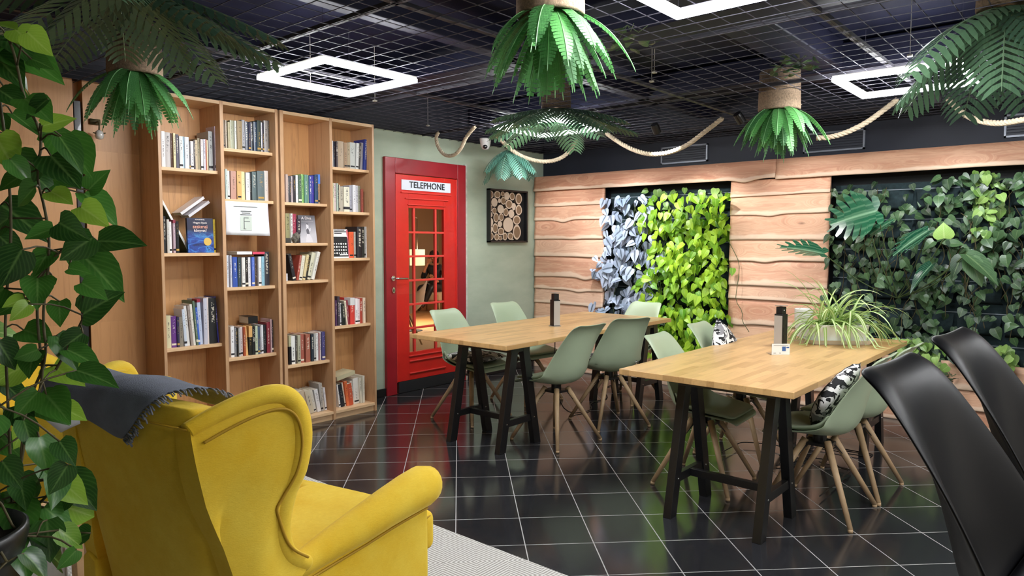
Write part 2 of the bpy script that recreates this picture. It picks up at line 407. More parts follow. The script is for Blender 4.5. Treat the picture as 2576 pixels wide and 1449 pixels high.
planks(pk, 4.13, 5.06, ZA, k0=1); planks(pk, 1.874, 2.745, ZB, k0=5.5)
planks(pk, 2.745, 4.13, [.34, .17, .0], k0=9); planks(pk, -1.6, 1.874, [.49, .3, .15, .0], k0=12)
S('wall_right_boards', pk, M_cedar, smooth=True)
bm_ = MB(); planks(bm_, 2.332, 5.06, [2.13, 1.985], x_hi=6.275, x_lo=6.245, k0=2); planks(bm_, -1.6, 2.328, [2.13, 1.975], x_hi=6.275, x_lo=6.245, k0=7)
S('trim_2', bm_, M_cedar, smooth=True)
pd_ = MB()
for y0, y1, z0, z1 in ((2.72, 4.16, .3, 1.99), (-1.6, 1.9, .45, 1.99)): pd_.box((6.44, y0, z0), (6.458, y1, z1))
S('trim_3', pd_, mat('recess_black', '0c0e10', .8))
# ventilation grilles on the dark band
M_grey = mat('grille_grey', '8a8f9a', .4, .3)
def vent(y0, y1, z0, z1, lab):
    v = empty('ventilation_grille', (6.44, (y0+y1)/2, z0), label=lab, cat='vent')
    h = (y1-y0)/2; H_ = z1-z0; f = MB()
    for a, b in (((0, -h, 0), (.02, h, .014)), ((0, -h, H_-.014), (.02, h, H_)), ((0, -h, 0), (.02, -h+.014, H_)), ((0, h-.014, 0), (.02, h, H_))): f.box(a, b)
    f.build('grille_frame', M_grey, v)
    s = MB()
    for i in range(7): z = .022+i*(H_-.04)/6; s.bar((.01, -h+.012, z), (.01, h-.012, z), .003, .014)
    s.build('louvre', mat('louvre_dark', '262a36', .5), v, rot=None)
vent(3.06, 3.56, 2.2, 2.37, 'pale framed ventilation grille on the dark wall band above the silver plants')
vent(1.66, 2.16, 2.2, 2.37, 'pale framed ventilation grille partly behind the hanging fern, above the cedar boards')
vent(.2, .7, 2.2, 2.37, 'pale framed ventilation grille above the wide planted panel, by the thick rope')

# ------------------------------------------------------------------ red telephone door
M_red = mat('scarlet_paint', 'd3261f', .38, nscale=6, namt=.05, coat=.2); M_dred = mat('crimson_paint', '9c1a26', .4, nscale=5, namt=.06, coat=.15)
dr = empty('door_1', (4.635, 5.07, 0), kind='structure')
def P(mb, name, m, parent=None, **k): return mb.build(name, m, parent or dr, **k)
def dbox(mb, x0, x1, z0, z1, y0, y1): return mb.box((x0-4.635, y0-5.07, z0), (x1-4.635, y1-5.07, z1))
f = MB(); dbox(f, 4.118, 4.236, 0, 2.187, 5.045, 5.14); dbox(f, 5.035, 5.152, 0, 2.187, 5.045, 5.14); dbox(f, 4.236, 5.035, 2.045, 2.187, 5.045, 5.14)
P(f, 'door_frame', M_dred, bevel=.006)
f = MB()
X0, X1 = 4.24, 5.031; gx0, gx1, gz0, gz1 = 4.405, 4.862, .375, 1.735
for a in ((X0, gx0, .11, 2.04), (gx1, X1, .11, 2.04), (gx0, gx1, .11, gz0), (gx0, gx1, gz1, 2.04)): dbox(f, *a, 5.062, 5.1)
P(f, 'door_leaf', M_red, bevel=.003)
f = MB()
for a in ((X0, X0+.006, .11, 2.04), (X1-.006, X1, .11, 2.04), (4.31, 4.95, 1.872, 1.884), (4.36, 4.91, 1.818, 1.83), (4.39, 4.88, 1.762, 1.772), (4.39, 4.88, .335, .345), (4.40, 4.87, .285, .297), (4.40, 4.87, .17, .182)): dbox(f, *a, 5.048, 5.064)
for vx in (4.478, 4.755): dbox(f, vx-.011, vx+.011, gz0, gz1, 5.066, 5.094)
for i in range(1, 6): zz = gz0+(gz1-gz0)*i/6; dbox(f, gx0, gx1, zz-.01, zz+.01, 5.0645, 5.0955)
P(f, 'glazing_bar', mat('light_red_paint', 'e0403a', .35, coat=.3), bevel=.003)
mg, ntg, bg = newmat('clear_glass'); bg.inputs['Roughness'].default_value = .02; bg.inputs['Transmission Weight'].default_value = 1; bg.inputs['IOR'].default_value = 1.02
f = MB(); dbox(f, gx0, gx1, gz0, gz1, 5.079, 5.082); P(f, 'door_glass', mg)
f = MB(); dbox(f, X0+.03, X1, .003, .108, 5.06, 5.1); P(f, 'kick_plate', mat('anthracite', '26282c', .4), bevel=.002)
f = MB(); dbox(f, 4.317, 4.945, 1.9, 1.995, 5.054, 5.066); sg = P(f, 'telephone_sign', mat('sign_white', 'dfe6f2', .4), bevel=.002)
sg['label'] = 'white sign reading TELEPHONE'
text('TELEPHONE', .082, faceY(0, -.018, 1.949), mat('sign_ink', '0a0f1c', .5), dr, 'sign_lettering', sx=1.02, bold=.0012)
h = MB(); h.lathe([(0, 0), (.024, 0), (.024, .008), (0, .008)], n=20, M=Matrix.Rotation(R(90), 4, 'X'), c=(4.195-4.635, -.028, 1.085))
h.tube([(4.195-4.635, -.03, 1.085), (4.195-4.635, -.075, 1.085), (4.215-4.635, -.085, 1.084), (4.325-4.635, -.082, 1.08)], .009, 10)
h.lathe([(0, 0), (.022, 0), (.022, .007), (0, .007)], n=20, M=Matrix.Rotation(R(90), 4, 'X') @ Matrix.Diagonal((.8, 1.3, 1, 1)), c=(4.197-4.635, -.028, .975))
h.build('door_handle', M_chrome, dr, smooth=True, bevel=.002)
h = MB(); h.box((4.193-4.635, -.037, .962), (4.201-4.635, -.034, .985)); h.build('keyhole', M_black, dr)
S('trim_4', MB().box((5.152, 5.06, 0), (5.185, 5.081, 2.2)), mat('flaked_paint', 'c9c9c2', .7, nscale=20, namt=.15))

# room beyond the glass
M_warm = mat('warm_plaster', 'd8c0a0', .8); M_oak = board_wood('oak_floor', c1='b08050', c2='8f6238', rowh=.12, length=1.2)
S('floor_beyond', MB().box((3.3, 5.08, -.1), (12.5, 13.2, 0)), M_oak)
S('wall_beyond', MB().box((3.2, 13.1, 0), (12.5, 13.2, 2.8)).box((12.4, 5.2, 0), (12.5, 13.2, 2.8)).box((3.2, 5.2, 0), (3.3, 13.2, 2.8)), M_warm)
S('ceiling_beyond', MB().box((3.2, 5.2, 2.8), (12.5, 13.2, 2.9)), M_warm)
def m_jute(name, c1, c2, s=.2, fr=34.):
    m, nt, b = newmat(name); g = NT(nt)
    x, y, z = g.xyz(g.coord('Object', rot=(0, 0, 0)))
    def tri(v, o=0.): return g.math('ABSOLUTE', g.math('SUBTRACT', g.math('FRACT', g.math('ADD', g.math('DIVIDE', v, s), 50.+o)), .5))
    a = g.math('ADD', tri(x), tri(y)); cell = g.math('GREATER_THAN', a, .5)
    st = g.math('SINE', g.math('MULTIPLY', g.math('MULTIPLY_ADD', cell, g.math('MULTIPLY', y, 1.), g.math('MULTIPLY', g.math('SUBTRACT', 1., cell), x)), 2*PI*fr*2))
    st = g.math('MULTIPLY_ADD', st, .5, .5); n = g.noise(g.coord(), 90, 3)
    f = g.math('ADD', g.math('MULTIPLY', st, .6), g.math('MULTIPLY', n, .4))
    g.put(b.inputs['Base Color'], g.ramp(f, [(.25, c2), (.7, c1)])); b.inputs['Roughness'].default_value = .95
    g.bump(f, b, .6, .004); return m
M_jute = m_jute('grey_woven_rug', 'dcdad6', '98948e'); M_jute2 = m_jute('tan_woven_rug', 'b89c78', '7c6448')
tag(MB().box((5.2, 5.7, 0), (7.6, 8.4, .012)).build('woven_rug', M_jute2, bevel=.004), 'tan woven rug on the oak floor behind the red door glass', 'rug')
tag(MB().box((-1.2, .9, 0), (2.362, 3.86, .011)).build('woven_rug', M_jute, bevel=.004), 'light grey woven rug with diamond pattern under the yellow wing chair', 'rug')

# ------------------------------------------------------------------ bookcases
YF, YB = 4.70, 5.0
def bookcase(x0, bays, zs, lab):
    """bays: x of the panels; zs: per bay list of shelf heights"""
    xc = (bays[0][0]+bays[-1][1])/2
    b = empty('bookcase', (xc, YF, 0), label=lab, cat='bookcase')
    for x0, x1 in bays: MB().box((x0-xc, 0, 0), (x1-xc, YB-YF, 2.38)).build('side_panel', M_shelfv, b, bevel=.002)
    MB().box((bays[0][1]-xc, YB-YF-.012, .05), (bays[-1][0]-xc, YB-YF, 2.36)).build('back_panel', M_shelf, b)
    MB().box((bays[0][1]-xc, .002, 2.355), (bays[-1][0]-xc, YB-YF-.012, 2.378)).build('top_panel', M_shelfh, b)
    MB().box((bays[0][1]-xc, .02, 0), (bays[-1][0]-xc, .038, .05)).build('plinth', M_shelfh, b)
    for i in range(len(bays)-1):
        for z in zs[i]:
            fy = .0 if z < .1 else .045
            MB().box((bays[i][1]-xc, fy, z-.022), (bays[i+1][0]-xc, YB-YF-.012, z)).build('shelf', M_shelfh, b, bevel=.0015)
bookcase(0, [(1.99, 2.01), (2.406, 2.431), (2.824, 2.846)], [(1.905, 1.343, .71, .07), (2.069, 1.717, 1.096, .594, .07)], 'tall wooden bookcase of two bays beside the stave wood wall')
bookcase(0, [(2.862, 2.891), (3.29, 3.314), (3.702, 3.722)], [(1.715, 1.41, 1.122, .481, .07), (2.01, 1.661, 1.287, .741, .07)], 'tall wooden bookcase of two bays beside the red telephone door')
BOOKS = '''11|2.0452,0.0237,0.233,0.0,e8e6e6,white;2.0716,0.0346,0.23,0.0,c9c4c2,pale grey;2.107,0.0129,0.226,0.0,5a3a2a,dark brown;2.1209,0.0148,0.228,0.0,e6dcae,cream;2.137,0.019,0.222,0.0,5c5868,dark slate;2.1574,0.0232,0.213,0.0,e4e8e6,off-white;2.1814,0.0132,0.214,0.0,b9d2e0,light blue;2.1954,0.0285,0.212,0.0,dfe3ea,white bold-lettered;2.2247,0.0103,0.184,0.0,6b6a70,mid grey;2.2358,0.0188,0.188,0.0,eceaea,bright white;2.2554,0.0107,0.196,0.0,4a4248,charcoal;2.2669,0.0189,0.201,0.0,d2c0a0,tan;2.2866,0.0165,0.214,0.0,a09478,olive brown;2.3039,0.0172,0.208,-1.2,eae4e4,milky white;2.3219,0.0124,0.209,0.0,d8d4e2,lavender white;2.335,0.0107,0.211,0.0,a85f48,rust;2.3465,0.0096,0.207,0.0,f0d6b0,peach;2.3652,0.0277,0.27,0.0,b4b8b8,large silver grey;2.4017,0.0003,0.307,0.0,c4b6c4,tall pale mauve
12|2.0426,0.0161,0.242,0.0,1c2026,black;2.0639,0.0152,0.222,0.0,c8c6c0,light grey;2.0799,0.0146,0.207,-1.8,f0eeec,white;2.103,0.0154,0.219,-1.4,c0a8b4,dusty pink;2.1201,0.019,0.21,0.0,14141a,thick black;2.3465,0.0204,0.216,0.0,f2f2f0,slim white;2.368,0.0138,0.229,-1.5,8a8a50,olive;2.3837,0.015,0.23,-1.3,d4b83c,mustard yellow
13|2.0428,0.0315,0.217,0.0,d8d4b0,cream green;2.0758,0.0347,0.21,-2.7,6a3a8a,purple;2.1115,0.0152,0.203,-1.9,2e2a50,dark indigo;2.1282,0.0279,0.204,-2.1,8f887c,taupe;2.1622,0.0178,0.253,-3.4,d0dcec,pale blue;2.1808,0.0188,0.274,-4.1,ececea,white;2.2025,0.0165,0.277,-4.3,a89c94,warm grey;2.2198,0.0175,0.284,-4.3,f2efe6,ivory;2.2387,0.0137,0.306,-4.3,5f7860,sage green;2.2539,0.0137,0.26,-3.4,3f6ac8,bright blue;2.2685,0.0224,0.315,-3.0,c8d4ec,ice blue;2.2917,0.0241,0.32,-1.8,cfd0e0,lilac white;2.3166,0.0134,0.324,-2.7,e8dcd8,off-white;2.3312,0.0503,0.319,-1.5,1c1e20,thick black;2.3928,0.0092,0.326,-3.2,2c2878,navy hardback
21|2.4696,0.0103,0.196,0.0,9a8a78,grey brown;2.481,0.011,0.194,0.0,a89880,tan;2.4994,0.0182,0.184,0.0,b4ac88,khaki;2.5184,0.019,0.2,1.6,a4a688,sage;2.5382,0.0146,0.202,0.0,9c9e86,grey sage;2.554,0.014,0.202,-1.4,d8dcd0,glossy white;2.5692,0.0364,0.203,0.0,9c8660,ochre;2.6071,0.0225,0.214,-1.2,a8a8ae,silver;2.6331,0.022,0.206,-1.9,5c6270,glossy black and white;2.6559,0.0158,0.203,-2.1,2e2c48,midnight blue;2.6736,0.0176,0.206,-1.3,343840,black;2.6947,0.026,0.211,0.0,2a4058,dark blue;2.7215,0.0305,0.225,0.0,34423c,dark green;2.7527,0.0108,0.214,-1.6,e0e0e8,thin white;2.7643,0.0127,0.215,-2.1,201c30,thin black;2.7779,0.0327,0.232,0.0,9c9692,stone grey;2.8117,0.0083,0.235,0.0,50463f,dark brown
22|2.4755,0.0152,0.21,0.0,b8c8c4,pale aqua;2.4915,0.0175,0.199,0.0,e4e4dc,white;2.5144,0.0405,0.199,0.0,c09484,dusty pink;2.5604,0.0336,0.202,0.0,d8b070,orange tan;2.5996,0.0245,0.202,0.0,dcd8a0,pale yellow;2.6317,0.0305,0.197,-1.4,f0eeee,bright white;2.664,0.0096,0.199,0.0,3c3a3c,thin black;2.6755,0.0348,0.205,-1.3,5c6e70,slate teal;2.7142,0.0568,0.214,0.0,667476,thick slate teal;2.7729,0.0338,0.22,-2.3,dcd2ca,off-white
23|2.472,0.0154,0.227,0.0,dce4ee,bluish white;2.4884,0.0088,0.223,0.0,a0a4b4,silver;2.498,0.0123,0.225,0.0,f4f4f4,white;2.5112,0.0346,0.214,0.0,3c5ab0,royal blue;2.5534,0.0225,0.21,0.0,3a4c54,dark teal;2.5797,0.0239,0.21,0.0,ecebe6,ivory white;2.6049,0.0229,0.212,0.0,26201f,black;2.6316,0.023,0.209,-1.4,efeeee,plain white;2.6586,0.0206,0.211,-1.4,5a7ad8,cornflower blue;2.6813,0.0234,0.212,0.0,4a3a34,dark brown;2.7078,0.0222,0.214,-1.8,f6f6f6,pure white;2.7341,0.0224,0.215,0.0,98c8dc,sky blue;2.7591,0.0413,0.248,0.0,3a3c44,tall charcoal
24|2.4862,0.0267,0.221,-1.9,f0f0f0,white;2.5143,0.0121,0.21,-1.4,8c8c90,grey;2.5278,0.0149,0.208,0.0,141414,black;2.5434,0.013,0.204,0.0,b8b8b8,silver and black;2.5576,0.0218,0.211,-1.8,d8c8c4,speckled white;2.5808,0.0165,0.209,-2.3,a85030,rust;2.5981,0.0215,0.213,-3.1,e8b878,peach;2.6217,0.0256,0.213,-2.1,2a2a24,black with tan top;2.6481,0.0233,0.207,0.0,15181a,jet black;2.6726,0.0197,0.209,0.0,c4d0b4,pale green;2.6931,0.0165,0.201,-2.3,4a5c74,slate blue;2.7104,0.0114,0.205,-1.6,b0aeb4,light grey;2.7226,0.0157,0.212,-2.0,ececf2,plain white;2.7415,0.0219,0.21,-2.6,20262c,blue black;2.7669,0.0261,0.229,0.0,8a3440,crimson;2.796,0.0117,0.25,0.0,c8a8ac,pinkish white;2.8091,0.0109,0.242,-2.4,302428,dark maroon;2.8327,-0.0127,0.238,-1.8,f2eeee,slim white
31|2.947,0.0204,0.209,0.0,c0aaa0,dusty beige;2.9685,0.0081,0.196,0.0,4c4c58,slate;2.9778,0.0164,0.195,-1.9,2e2a30,black;2.9965,0.0153,0.199,-2.1,c8b8bc,pale pink;3.0129,0.0201,0.206,0.0,241c22,black with white dots;3.0353,0.019,0.209,-1.4,f4f6f6,white;3.0555,0.0251,0.208,0.0,4a6450,forest green;3.0818,0.0229,0.219,0.0,8cc06c,lime green;3.1058,0.0279,0.217,0.0,5c8c7c,teal green;3.1349,0.0122,0.218,0.0,b4d09c,pale green;3.1483,0.0196,0.212,0.0,3c50a0,blue;3.1691,0.0247,0.216,0.0,4038a0,violet;3.195,0.0311,0.223,0.0,2a4a70,dark blue;3.2273,0.0238,0.228,0.0,b09070,tan with blue top
32|2.9471,0.0325,0.223,0.0,a09c70,olive gold;2.9805,0.0159,0.222,-1.5,e0e0dc,white;2.9988,0.0339,0.219,0.0,a0304c,crimson;3.0346,0.0348,0.183,-1.7,2a1c2c,black violet
33|2.9925,0.0267,0.205,-11.3,1c1a20,black white-lettered;3.0255,0.0196,0.195,10.7,a5473a,brick red;3.046,0.0286,0.19,9.7,e0dcc8,ivory;3.078,0.0223,0.199,11.8,d8c898,cream;3.1014,0.018,0.196,10.7,20201c,black;3.1204,0.0312,0.215,14.5,d8d6bc,pale yellow;3.153,0.0253,0.222,15.9,e4e4dc,off-white
34|2.9489,0.0189,0.222,0.0,b4b490,two-tone white and black;2.9707,0.037,0.216,0.0,eeeee8,white;3.0092,0.01,0.219,0.0,55504a,dark grey;3.0221,0.0245,0.219,0.0,b4b49c,sage grey;3.0525,0.0291,0.223,0.0,a85c4c,brick red;3.0948,0.0398,0.219,0.0,a86450,brown leather;3.1451,0.0224,0.215,-2.4,2a3440,black and teal;3.169,0.0195,0.216,0.0,b0b0ac,grey;3.1901,0.0226,0.217,0.0,f0f0f0,bright white;3.2143,0.0091,0.217,0.0,c09090,pink;3.2242,0.0146,0.223,0.0,f0e8e0,cream;3.2417,0.0291,0.224,0.0,4c4880,indigo
35|3.0291,0.0252,0.185,-13.8,7c7c7c,grey;3.0591,0.0525,0.19,-10.9,c8b49c,thick beige;3.1151,0.0436,0.188,-12.6,d0c4ac,cream beige;3.1621,0.0277,0.188,-11.9,dcd6c8,ivory;3.1932,0.0329,0.184,-9.9,ececee,white;3.2289,0.0183,0.227,-6.5,b8b4ae,tall light grey;3.2489,0.0167,0.227,-6.6,cfc8bc,tall bone;3.2697,0.0163,0.184,-5.5,e8e6ea,short white
41|3.3704,0.0095,0.209,0.0,e4e0e0,white;3.3826,0.0137,0.206,1.7,2a2c40,navy;3.3976,0.0165,0.205,0.0,3a2c30,dark brown;3.4154,0.061,0.212,0.0,b09c84,thick beige;3.4777,0.0295,0.205,1.3,a88c70,tan;3.508,0.0274,0.208,0.0,ac9c80,khaki;3.5368,0.0515,0.214,1.7,c0c4c0,glossy grey;3.5897,0.026,0.213,3.2,dcdedc,glossy white;3.6171,0.0233,0.219,5.0,504c4c,dark grey;3.6412,0.0255,0.223,3.2,a8a4a8,light grey;3.6681,0.0299,0.252,3.5,24388c,royal blue;3.7065,-0.0085,0.266,4.3,f0f0f2,tall white;3.7317,-0.0337,0.262,1.8,b0a8b0,pinkish grey
42|3.3687,0.0117,0.226,0.0,dcdcb8,pale yellow;3.3812,0.0186,0.225,0.0,dccccc,pinkish white;3.401,0.0165,0.225,0.0,a8b8ac,sage;3.4184,0.0069,0.215,0.0,1a1410,thin black;3.4264,0.0111,0.215,0.0,d8ccb0,cream;3.4391,0.0326,0.202,0.0,b4ac9c,taupe;3.4732,0.0536,0.201,0.0,e4e0cc,thick ivory black-banded;3.5296,0.0271,0.215,0.0,a4a4b0,lilac grey;3.5596,0.0282,0.222,0.0,e0e0e6,white;3.5887,0.0243,0.218,0.0,c4c4cc,light grey;3.6145,0.0277,0.217,0.0,8c8c78,patterned grey;3.6437,0.0191,0.191,0.0,a04c40,red brown
43|3.5067,0.0128,0.228,-5.2,e07080,pink;3.5204,0.0472,0.213,-2.1,e05a2c,orange;3.5691,0.0197,0.214,0.0,b0aca4,grey;3.5919,0.0505,0.256,0.0,26242a,thick black;3.6432,0.0303,0.257,0.0,2c302c,black green;3.675,0.0125,0.254,0.0,b0b0b0,silver;3.689,0.009,0.258,0.0,f2f2f2,white;3.7093,-0.0113,0.253,0.0,8c8480,thin taupe
44|3.3769,0.0145,0.207,0.0,5c3c64,purple;3.3928,0.0225,0.237,0.0,403844,dark grey;3.4167,0.02,0.18,-1.5,f0f0f2,white;3.438,0.0295,0.173,-3.4,1e2624,black;3.4689,0.0086,0.196,-6.4,8c8478,taupe;3.4784,0.0176,0.197,-4.9,f0ead0,cream;3.4974,0.0218,0.201,-4.8,8c3c48,maroon;3.5219,0.044,0.217,-1.9,d84038,thick red white-topped;3.5673,0.0244,0.211,0.0,f4eef0,lettered white;3.5926,0.0235,0.206,0.0,ecd8dc,pinkish white;3.6175,0.0281,0.21,0.0,b44838,red brown;3.647,0.0241,0.212,0.0,ecd8c0,cream ivory
45|3.4002,0.0152,0.19,-6.8,ececec,white;3.4172,0.0363,0.19,-9.2,1e242c,black;3.4555,0.0124,0.202,-9.3,e0d0bc,cream;3.4691,0.0232,0.208,-6.7,e87848,orange;3.4945,0.0404,0.182,-6.6,c85838,red orange;3.5369,0.0157,0.201,-7.5,d8d0c4,stone;3.5542,0.0525,0.215,-3.6,e0dcd4,off-white;3.608,0.0191,0.214,-3.8,d8d4c4,ivory;3.6286,0.0222,0.228,-1.2,dcd8c8,pale cream
25|2.4737,0.0268,0.16,0.0,d8ccb8,cream;2.5035,0.024,0.16,0.0,b0a090,beige;2.5306,0.0242,0.16,0.0,8c5040,brown'''
ZSH = {'11': 1.905, '12': 1.343, '13': .71, '21': 2.069, '22': 1.717, '23': 1.096, '24': .594, '25': .07, '31': 1.715, '32': 1.41, '33': 1.122, '34': .481, '35': .07, '41': 2.01, '42': 1.661, '43': 1.287, '44': .741, '45': .07}
BAY = {'1': 'bay farthest from red door', '2': 'third bay from red door', '3': 'second bay from red door', '4': 'bay nearest red door'}
SHN = {'1': 'top shelf', '2': 'second shelf', '3': 'third shelf', '4': 'fourth shelf', '5': 'bottom shelf'}
M_paper = mat('book_pages', 'd8cfbc', .85, nscale=300, namt=.08)
def m_cover(hexc, kind, ink):
    nm = 'cover_%s_%d_%s' % (hexc, kind, ink)
    if nm in MC: return MC[nm]
    m, nt, b = newmat(nm); g = NT(nt)
    x, y, z = g.xyz(g.coord('Generated')); face = g.math('LESS_THAN', y, .02)
    cx = g.math('LESS_THAN', g.math('ABSOLUTE', g.math('SUBTRACT', x, .5)), .2 if kind % 2 else .13)
    lo, hi = ((.3, .8), (.45, .9), (.18, .62), (.35, .95))[kind % 4]
    zz = g.math('MULTIPLY', g.math('GREATER_THAN', z, lo), g.math('LESS_THAN', z, hi))
    nz = g.n('CombineXYZ', X=g.math('MULTIPLY', x, 2.5), Y=g.math('MULTIPLY', g.n('ObjectInfo').outputs['Random'], 60.), Z=g.math('MULTIPLY', z, 34.)).outputs[0]
    nn = g.math('GREATER_THAN', g.noise(nz, 1., 1), .52 if kind < 4 else .6)
    f = g.math('MULTIPLY', g.math('MULTIPLY', face, cx), g.math('MULTIPLY', zz, nn))
    col = g.mix(g.math('MULTIPLY', f, .7), hexc, ink)
    if kind in (2, 5): col = g.mix(g.math('MULTIPLY', face, g.math('LESS_THAN', g.math('ABSOLUTE', g.math('SUBTRACT', z, .1)), .03)), col, ink)
    g.put(b.inputs['Base Color'], col); b.inputs['Roughness'].default_value = (.3, .5, .6)[kind % 3]
    MC[nm] = m; return m
def bookmesh(w, h, d, m, name='book'):
    t = min(.002, w*.12); b = MB()
    b.box((0, 0, 0), (t, d, h)); b.box((w-t, 0, 0), (w, d, h))
    b.grid([[(w*u, -min(.004, w*.12)*math.sin(PI*u), z) for u in (0, .25, .5, .75, 1)] for z in (0, h)]); b.box((0, 0, 0), (w, .0015, h))
    b.box((t, .0015, .002), (w-t, d-.004, h-.003), 1)
    return b.build(name, [m, M_paper], fixn=False)
ORD = {}
SPECIAL = {('24', 'black with tan top'): ('e0b070', .62, 1.), ('34', 'two-tone white and black'): ('14141a', .0, .62), ('44', 'thick red white-topped'): ('dcdcdc', .72, 1.), ('31', 'tan with blue top'): ('5a88e0', .68, 1.), ('13', 'ice blue'): ('a03044', .93, 1.), ('12', 'dusty pink'): ('8c2840', .9, 1.), ('42', 'thick ivory black-banded'): ('26262c', .1, .2)}
for line in BOOKS.strip().split('\n'):
    key, rest = line.split('|'); rows = [r.split(',') for r in rest.split(';')]; z = ZSH[key]
    for i, r in enumerate(rows):
        x, wd, h, ln = map(float, r[:4]); hx, nm = r[4], r[5]; c = lin(hx)
        lum = c[0]*.3+c[1]*.6+c[2]*.1
        m = m_cover(hx, random.randrange(6), '1a1a20' if lum > .25 else ('e8e2d0' if random.random() < .7 else 'c8a050'))
        dp = random.uniform(.12, .17); wd = max(wd, .005)
        o = bookmesh(wd, h, dp, m)
        if (key, nm) in SPECIAL:
            hc, a0, a1 = SPECIAL[(key, nm)]
            MB().box((-.0004, -.0045, h*a0+.0005), (wd+.0004, dp*.5, h*a1+.0003)).build('colour_band', mat('band_'+hc, hc, .4), o)
        a = R(ln); yy = 4.775+random.uniform(-.006, .012)
        if abs(ln) < 3: a = 0
        if a > 0:   # top towards +x, stands on its far corner
            o.location = (x+wd-wd*math.cos(a), yy, z+.0005+wd*math.sin(a))
        else: o.location = (x, yy, z+.0005)
        o.rotation_euler = (0, a, 0)
        prev = rows[i-1][5] if i else None; nxt = rows[i+1][5] if i < len(rows)-1 else None
        if prev and nxt: t = '%s book between %s and %s ones' % (nm, prev, nxt)
        elif nxt: t = '%s book at row end beside %s one' % (nm, nxt)
        else: t = '%s book at row end beside %s one' % (nm, prev)
        t += ', %s, %s' % (SHN[key[1]], BAY[key[0]])
        if len(t.split()) > 16 and prev and nxt: t = '%s book right after %s one, %s, %s' % (nm, prev, SHN[key[1]], BAY[key[0]])
        if len(t.split()) > 16: t = t.replace(' at row end', '').replace('bay farthest from red door', 'bay farthest from door').replace(' one,', ',').replace('from red door', 'from door')
        tag(o, t, 'book', 'books on the %s of the %s' % (SHN[key[1]], BAY[key[0]]))
# standing display books
M_bluec, ntb, bb = newmat('night_sky_cover'); g = NT(ntb); v = g.coord('Generated'); x, y, z = g.xyz(v)
n = g.noise(g.coord('Generated', scale=(1.2, 1, 3.2)), 1.7, 5, .6, 1.4)
sky = g.ramp(n, [(.3, '0c1440'), (.5, '1c4aa8'), (.62, '4a9ae0'), (.7, '12245c')])
g.put(bb.inputs['Base Color'], g.mix(g.math('MULTIPLY', g.math('SUBTRACT', z, .42), 4., clamp=True), sky, '141a3c')); bb.inputs['Roughness'].default_value = .3
def board(x0, x1, z0, h, y, tilt, m, lab, th=.022, rz=0.):
    o = MB().box((0, 0, 0), (x1-x0, th, h)).box((.003, .003, -.0), (x1-x0-.001, th-.003, h+.0), 1).build('book', [m, M_paper], loc=(x0, y, z0+.001), rot=(tilt, 0, rz), bevel=.0012)
    tag(o, lab, 'book'); return o
M_gold = mat('gold_print', 'd9b45a', .35, .4); M_pr = mat('pale_print', 'ece2e0', .5); M_ink = mat('black_ink', '17171a', .5)
bk = board(2.19, 2.37, 1.343, .235, 4.752, R(-3), M_bluec, 'upright dark blue book with night sky cover and gold seal facing out')
wv = Matrix.Translation((.089, -.0012, 0)) @ Matrix.Rotation(R(90), 4, 'X')
for s_, zz, tx, mm in ((.017, .203, 'Hogyan írjunk', M_pr), (.033, .176, 'szakmai', mat('salmon_print', 'e8a890', .5)), (.025, .15, 'könyvet?', M_pr), (.009, .224, 'AZ ALAPOKTÓL', M_pr)):
    text(tx, s_, Matrix.Translation((.089, -.0014, zz)) @ Matrix.Rotation(R(90), 4, 'X'), mm, bk, 'cover_lettering', ext=.0003, bold=.0003)
MB().lathe([(0, 0), (.027, 0), (.027, .001), (0, .001)], n=28, M=Matrix.Rotation(R(90), 4, 'X'), c=(.136, -.0008, .075)).build('gold_seal', M_gold, bk)
M_diva, ntd, bd = newmat('grey_portrait_cover'); g = NT(ntd); x, y, z = g.xyz(g.coord('Generated'))
g.put(bd.inputs['Base Color'], g.ramp(g.math('SUBTRACT', z, g.math('MULTIPLY', x, .25)), [(.1, 'c9c6cc'), (.45, '9a98a0'), (.75, '55545c')])); bd.inputs['Roughness'].default_value = .35
bk = board(3.057, 3.205, 1.41, .215, 4.76, R(-9), M_diva, 'grey book titled A Diva with a standing lady on the cover, facing out')
text('A Díva', .032, Matrix.Translation((.07, -.0014, .192)) @ Matrix.Rotation(R(90), 4, 'X'), M_pr, bk, 'cover_lettering', ext=.0003)
MB().box((.02, -.0012, .168), (.13, 0, .1695)).build('cover_rule', M_pr, bk)
lady = MB(); lady.prism([(.045, .005), (.11, .005), (.104, .035), (.09, .06), (.088, .085), (.098, .095), (.1, .115), (.093, .118), (.088, .1), (.082, .115), (.084, .128), (.08, .145), (.07, .15), (.063, .145), (.061, .13), (.064, .118), (.055, .1), (.063, .08), (.06, .06), (.05, .035)], -.0012, .0, 'y')
lady.build('cover_figure', mat('figure_print', 'd8d4da', .5), bk)
lady = MB(); lady.prism([(.063, .07), (.086, .068), (.084, .095), (.078, .112), (.068, .112), (.058, .1)], -.0018, -.001, 'y').prism([(.062, .141), (.07, .154), (.08, .148), (.078, .138), (.07, .145)], -.0018, -.001, 'y')
lady.build('cover_dress', mat('dress_print', '5c5a62', .5), bk)
bk = board(3.352, 3.497, 1.287, .232, 4.757, R(-5), mat('black_cover', '17171b', .4), 'black and white illustrated book facing out on the third shelf, bay nearest red door')
p = MB()
p.box((0, -.0012, .172), (.145, 0, .232)); p.box((0, -.0012, 0), (.145, 0, .012))
for r_ in range(4):
    for c_ in range(6):
        q = Vector((.014+c_*.022, 0, .04+r_*.025)); s_ = .006+.003*random.random(); p.lathe([(0, 0), (s_, 0), (s_*.8, .001), (0, .001)], n=5+r_, M=Matrix.Rotation(R(90), 4, 'X'), c=(q.x, 0, q.z))
p.box((.06, -.0014, .022), (.14, 0, .032)); p.build('cover_print', mat('white_print', 'eeeeee', .5), bk)
p = MB(); 
